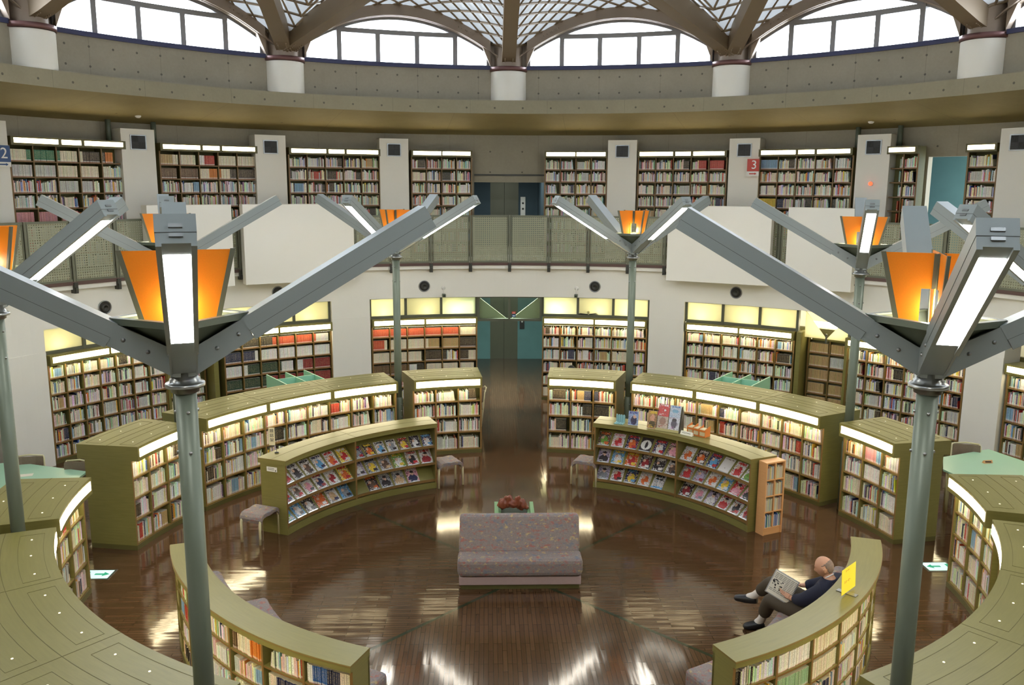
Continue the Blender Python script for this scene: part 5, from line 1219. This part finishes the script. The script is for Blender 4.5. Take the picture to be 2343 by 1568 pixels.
def person(label, J, tf, face, mats, hair):
    pel = tf @ Vector(J['pel']); e = thing('person', label, 'person', (pel.x, pel.y, 0))
    g = lambda k: Vector(J[k])
    pts = {}; ed = []
    def add(k, r): pts[k] = (g(k), r)
    add('pel', (.12, .1)); add('waist', (.11, .09)); add('chest', (.13, .095)); add('neck0', .06); add('neck1', .052); add('head0', .06)
    ed += [('pel', 'waist'), ('waist', 'chest'), ('chest', 'neck0'), ('neck0', 'neck1'), ('neck1', 'head0')]
    for s_ in 'lr':
        for k, r in (('sh', .05), ('el', .038), ('wr', .026), ('hip', .08), ('kn', .055), ('an', .034)): add(k + s_, r)
        pts['toe' + s_] = (g('an' + s_).lerp(g('toe' + s_), .5) + Vector((0, 0, -.015)), .026)
        ed += [('chest', 'sh' + s_), ('sh' + s_, 'el' + s_), ('el' + s_, 'wr' + s_), ('pel', 'hip' + s_), ('hip' + s_, 'kn' + s_), ('kn' + s_, 'an' + s_), ('an' + s_, 'toe' + s_)]
        # palm and fingers
        w = g('wr' + s_); d = (w - g('el' + s_)).normalized(); hd = Vector(J['hd' + s_]).normalized(); side = Vector(J['hs' + s_]).normalized()
        pts['pm' + s_] = (w + hd * .055, (.034, .018)); ed.append(('wr' + s_, 'pm' + s_))
        for i in range(4):
            b = w + hd * .085 + side * (-.027 + .018 * i); L = (.075, .085, .08, .062)[i]; crl = Vector(J['hc' + s_]).normalized()
            pts['f%d0' % i + s_] = (b, .0095); pts['f%d1' % i + s_] = (b + hd * L * .5 + crl * .008, .0085); pts['f%d2' % i + s_] = (b + hd * L * .75 + crl * .03, .0075)
            ed += [('pm' + s_, 'f%d0' % i + s_), ('f%d0' % i + s_, 'f%d1' % i + s_), ('f%d1' % i + s_, 'f%d2' % i + s_)]
        pts['th0' + s_] = (w + hd * .035 - side * .035, .012); pts['th1' + s_] = (w + hd * .065 - side * .055 + Vector(J['hc' + s_]).normalized() * .015, .009); ed += [('pm' + s_, 'th0' + s_), ('th0' + s_, 'th1' + s_)]
    body = skin_obj('body', pts, ed, 'pel', 'skin', e, 2, tf)
    # head joined to the same mesh
    hc = tf @ g('headc'); F = (tf.to_3x3() @ Vector(face)); bm = head_mesh(hc, F, (tf.to_3x3() @ Vector(J['hup'])))
    bm2 = bmesh.new(); bm2.from_mesh(body.data); off = WL[e.name]
    tmp = bpy.data.meshes.new('t')
    for v in bm.verts: v.co -= off
    bm.to_mesh(tmp); bm.free(); bm2.from_mesh(tmp)
    for f in bm2.faces: f.smooth = True
    bm2.to_mesh(body.data); bm2.free()
    # hair shell
    bm = head_mesh(hc, F, (tf.to_3x3() @ Vector(J['hup'])), 1.035); ff = F.normalized(); uu = Vector((0, 0, 1)); uu = (uu - ff * uu.dot(ff)).normalized(); dele = []
    for v in bm.verts:
        q = v.co - hc; y, z = q.dot(ff), q.dot(uu)
        if hair == 'fringe': keep = (y < .012 and z > -.065 and z < .046 - y * .3 and not (y > -.03 and z < .026))
        else: keep = (z > .02 + y * .5 and z > -.07) or (y < 0 and z > -.08)
        if not keep: dele.append(v)
    bmesh.ops.delete(bm, geom=dele, context='VERTS')
    for v in bm.verts: v.co -= off
    for f in bm.faces: f.smooth = True
    hm = bpy.data.meshes.new('hair'); bm.to_mesh(hm); bm.free(); hm.materials.append(MATS[mats['hair']]); ho = bpy.data.objects.new('hair', hm); COL.objects.link(ho); ho.parent = e
    so = ho.modifiers.new('thick', 'SOLIDIFY'); so.thickness = .006
    # sweater
    sp = {k: (g(k), r) for k, r in (('pel', (.19, .16)), ('waist', (.2, .17)), ('chest', (.2, .15)), ('neck0', .085))}; se = [('pel', 'waist'), ('waist', 'chest'), ('chest', 'neck0')]
    for s_ in 'lr':
        sp['sh' + s_] = (g('sh' + s_), .1); sp['el' + s_] = (g('el' + s_), .08); sp['wr' + s_] = (g('el' + s_).lerp(g('wr' + s_), .85), .055); se += [('chest', 'sh' + s_), ('sh' + s_, 'el' + s_), ('el' + s_, 'wr' + s_)]
    skin_obj('sweater', sp, se, 'pel', mats['top'], e, 2, tf)
    cpts = {'a': (g('neck0').lerp(g('neck1'), .2), .075), 'b': (g('neck0').lerp(g('neck1'), .8), .066)}; skin_obj('collar', cpts, [('a', 'b')], 'a', 'shirt_white', e, 2, tf)
    tp = {'pel': (g('pel'), (.17, .14))}; te = []
    for s_ in 'lr':
        m1 = g('kn' + s_).lerp(g('an' + s_), .45); m2 = g('kn' + s_).lerp(g('an' + s_), .74)
        tp['hip' + s_] = (g('hip' + s_), .13); tp['kn' + s_] = (g('kn' + s_), .098); tp['m' + s_] = (m1, .08); tp['n' + s_] = (m2, .085); te += [('pel', 'hip' + s_), ('hip' + s_, 'kn' + s_), ('kn' + s_, 'm' + s_), ('m' + s_, 'n' + s_)]
        k_ = {'a': (g('kn' + s_).lerp(g('an' + s_), .6), .05), 'b': (g('an' + s_), .05), 'c': (g('an' + s_).lerp(g('toe' + s_), .42) + Vector((0, 0, -.01)), .042)}; skin_obj('sock', k_, [('a', 'b'), ('b', 'c')], 'a', 'sock_white', e, 2, tf)
        an, toe = g('an' + s_), g('toe' + s_); d = (toe - an); heel = an - d.normalized() * .05 + Vector((0, 0, -.045)); 
        s2 = {'h': (heel, .048), 'a': (an + Vector((0, 0, -.04)) + d * .12, .058), 'm': (an.lerp(toe, .6) + Vector((0, 0, -.02)), (.06, .05)), 't': (toe + d * .12, (.05, .034))}
        skin_obj('shoe', s2, [('h', 'a'), ('a', 'm'), ('m', 't')], 'a', 'shoe_black', e, 2, tf)
    skin_obj('trousers', tp, te, 'pel', mats['leg'], e, 2, tf)
    return e
I4 = Matrix.Identity(4)
V = Vector
pel = V((3.08, -2.06, .55)); J = dict(pel=pel, waist=V((3.13, -2.13, .70)), chest=V((3.17, -2.18, .86)), neck0=V((3.16, -2.17, .99)), neck1=V((3.14, -2.145, 1.03)), head0=V((3.13, -2.135, 1.06)), headc=V((3.11, -2.125, 1.10)), hup=(-.1, .06, 1),
         shl=V((3.03, -2.29, .90)), shr=V((3.29, -2.04, .91)), ell=V((2.9, -2.13, .72)), elr=V((3.17, -1.84, .76)), wrl=V((2.84, -1.97, .66)), wrr=V((3.01, -1.80, .73)),
         hipl=V((3.0, -2.08, .52)), hipr=V((3.13, -1.96, .53)), knl=V((2.72, -1.66, .50)), anl=V((2.70, -1.43, .11)), toel=V((2.52, -1.40, .035)), knr=V((2.80, -1.48, .62)), anr=V((2.66, -1.25, .33)), toer=V((2.49, -1.13, .26)),
         hdl=(-.5, .5, .25), hsl=(.6, .6, .2), hcl=(.2, .3, .6), hdr=(-.8, .1, .2), hsr=(.2, .9, -.1), hcr=(0, -.4, .5))
man = person('bald man in navy sweater and brown trousers reading a newspaper', J, I4, (-.80, .45, -.42), dict(top='sweater_navy', leg='trousers_brown', hair='hair_grey'), 'fringe')
# newspaper held in a clear clip folder
tl, tr_, br_, bl_ = bp(1775, 1303, .93), bp(1823, 1335, .83), bp(1805, 1381, .58), bp(1755, 1355, .66)
ex = ((tr_ - tl) + (br_ - bl_)).normalized(); ey = ((tl - bl_) + (tr_ - br_)); ey = (ey - ex * ey.dot(ex)).normalized(); nz_ = ex.cross(ey); c = (tl + tr_ + br_ + bl_) / 4
e = thing('newspaper', 'newspaper in a clear folder held open by the reading man', 'newspaper', c); w_, h_ = ((tr_ - tl).length + (br_ - bl_).length) / 2, ((tl - bl_).length + (tr_ - br_).length) / 2
m = MB(); m.box(c, ex * w_ / 2, ey * h_ / 2, nz_ * .003); m.build('sheet', 'paper', e)
m = MB(); m.box(c - nz_ * .006, ex * (w_ / 2 + .012), ey * (h_ / 2 + .014), nz_ * .002); m.build('folder', 'silver_label', e)
m = MB(); prs = random.Random(4)
for i in range(7):
    for k in range(13):
        if i < 3 and 3 < k < 11: continue
        m.box(c + nz_ * .0035 + ex * (-w_ / 2 + .028 + i * .044) + ey * (h_ / 2 - .016 - k * .0175), ex * .018, ey * .0022, nz_ * .0004)
m.build('print_columns', 'ink_black', e)
m = MB()
for i in range(26): m.box(c + nz_ * .0035 + ex * (-w_ / 2 + .02 + prs.random() * .11) + ey * (h_ / 2 - .08 - prs.random() * .11), ex * prs.uniform(.003, .012), ey * prs.uniform(.002, .008), nz_ * .0004)
m.build('photograph', 'ink_black', e)
# second reader: only the hair shows behind the right short case
hp = bp(1308, 848, 1.10); rq = Matrix.Rotation(radians(-15), 4, 'Z'); ho_ = rq @ (J['headc'] - V((pel.x, pel.y, 0))); sx_, sy_ = hp.x - ho_.x, hp.y - ho_.y
tf = Matrix.Translation(V((sx_, sy_, 0))) @ rq @ Matrix.Translation(-V((pel.x, pel.y, 0)))
person('black haired person mostly hidden behind the right short bookcase', J, tf, (-.80, .45, -.2), dict(top='sweater_navy', leg='trousers_brown', hair='hair_black'), 'full')
e = thing('reading_bench', 'plain bench under the black haired reader', 'bench', (sx_, sy_, 0)); m = MB(); m.abox(sx_ - .2, sx_ + .2, sy_ - .18, sy_ + .18, .38, .42); m.build('seat', 'chair_fabric', e); m = MB(); m.abox(sx_ - .18, sx_ + .18, sy_ - .15, sy_ + .15, 0, .38); m.build('base', 'olive_wood_dark', e)

# ================================================================== BOOK OBJECTS
bpy.context.view_layer.update(); dg = bpy.context.evaluated_depsgraph_get(); dg.update()
def see(b):
    e = Vector((sin(radians(b['a'])), cos(radians(b['a'])), 0)); n = -e * b['face']; c = e * b['r'] + Vector((0, 0, b['z'] + b['h'] * .6)) + n * .03
    d = c - CAM; z = d.dot(FW)
    if z < .5: return 0
    u = W / 2 + FPX * d.dot(RT) / z; v = H / 2 - FPX * d.dot(UP) / z
    if not (4 < u < W - 4 and 4 < v < H - 4): return 0
    cs = -(d.normalized()).dot(n)
    if cs < .12: return 0
    return b['w'] * b['h'] * cs / (z * z)
cand = []
for b in BOOKS: b['area'] = see(b)
order = sorted([b for b in BOOKS if b['area'] > 0], key=lambda b: -b['area'])
for b in order:
    if len(cand) >= 300: break
    e = Vector((sin(radians(b['a'])), cos(radians(b['a'])), 0)); n = -e * b['face']; ok = 0
    for fz in (.25, .55, .9):
        c = e * b['r'] + Vector((0, 0, b['z'] + b['h'] * fz)) + n * .01; d = c - CAM; L = d.length
        hit = S.ray_cast(dg, CAM, d.normalized(), distance=L - .012)
        if not hit[0]: ok += 1
    if ok >= 2: cand.append(b); b['own'] = True
rest = MB()
for k, b in enumerate(BOOKS):
    if not b.get('own'): book_geo(rest, b, k)
o = rest.build('books', 'book_print'); tag(o, 'thousands of library books filling the shelves of every bookcase', 'books', 'library books', 'stuff')
ON = lambda n: '%d%s' % (n, 'th' if 10 <= n % 100 <= 20 else {1: 'st', 2: 'nd', 3: 'rd'}.get(n % 10, 'th'))
ROWN = {4: ['top', 'second', 'third', 'bottom'], 6: ['top', 'second', 'third', 'fourth', 'fifth', 'bottom'], 8: ['top', 'second', 'third', 'fourth', 'fifth', 'sixth', 'seventh', 'bottom']}
bycell = {}
for b in BOOKS: bycell.setdefault(b['ctx'], []).append(b)
px_of = lambda b: (lambda d: d.dot(RT) / d.dot(FW))(P(b['r'], b['a'], b['z']) - CAM)
for ctx, bs in bycell.items():
    bs.sort(key=px_of)
    for i, b in enumerate(bs): b['pos'] = i + 1
nb = {}
for b in BOOKS: nb.setdefault(b['ctx'][0], set()).add(b['ctx'][2])
for k, b in enumerate(cand):
    mb = MB(); book_geo(mb, b, BOOKS.index(b)); base = P(b['r'] + b['d'] / 2 * b['face'], b['a'], b['z'])
    mb.v = [(v[0] - base.x, v[1] - base.y, v[2] - base.z) for v in mb.v]; o = mb.build('book', 'book_print'); o.location = base
    ctx, row, bay, nr = b['ctx']; bays = sorted(nb[ctx], key=lambda j: px_of(bycell[next(c for c in bycell if c[0] == ctx and c[2] == j)][0])); bi = bays.index(bay) + 1
    tag(o, '%s book, %s from left, %s row, %s bay, %s' % (b['cn'], ON(b['pos']), ROWN[nr][row], ON(bi), ctx), 'book', 'nearest library books')
print('BOOKS', len(BOOKS), 'own', len(cand), 'objects', len(bpy.data.objects))
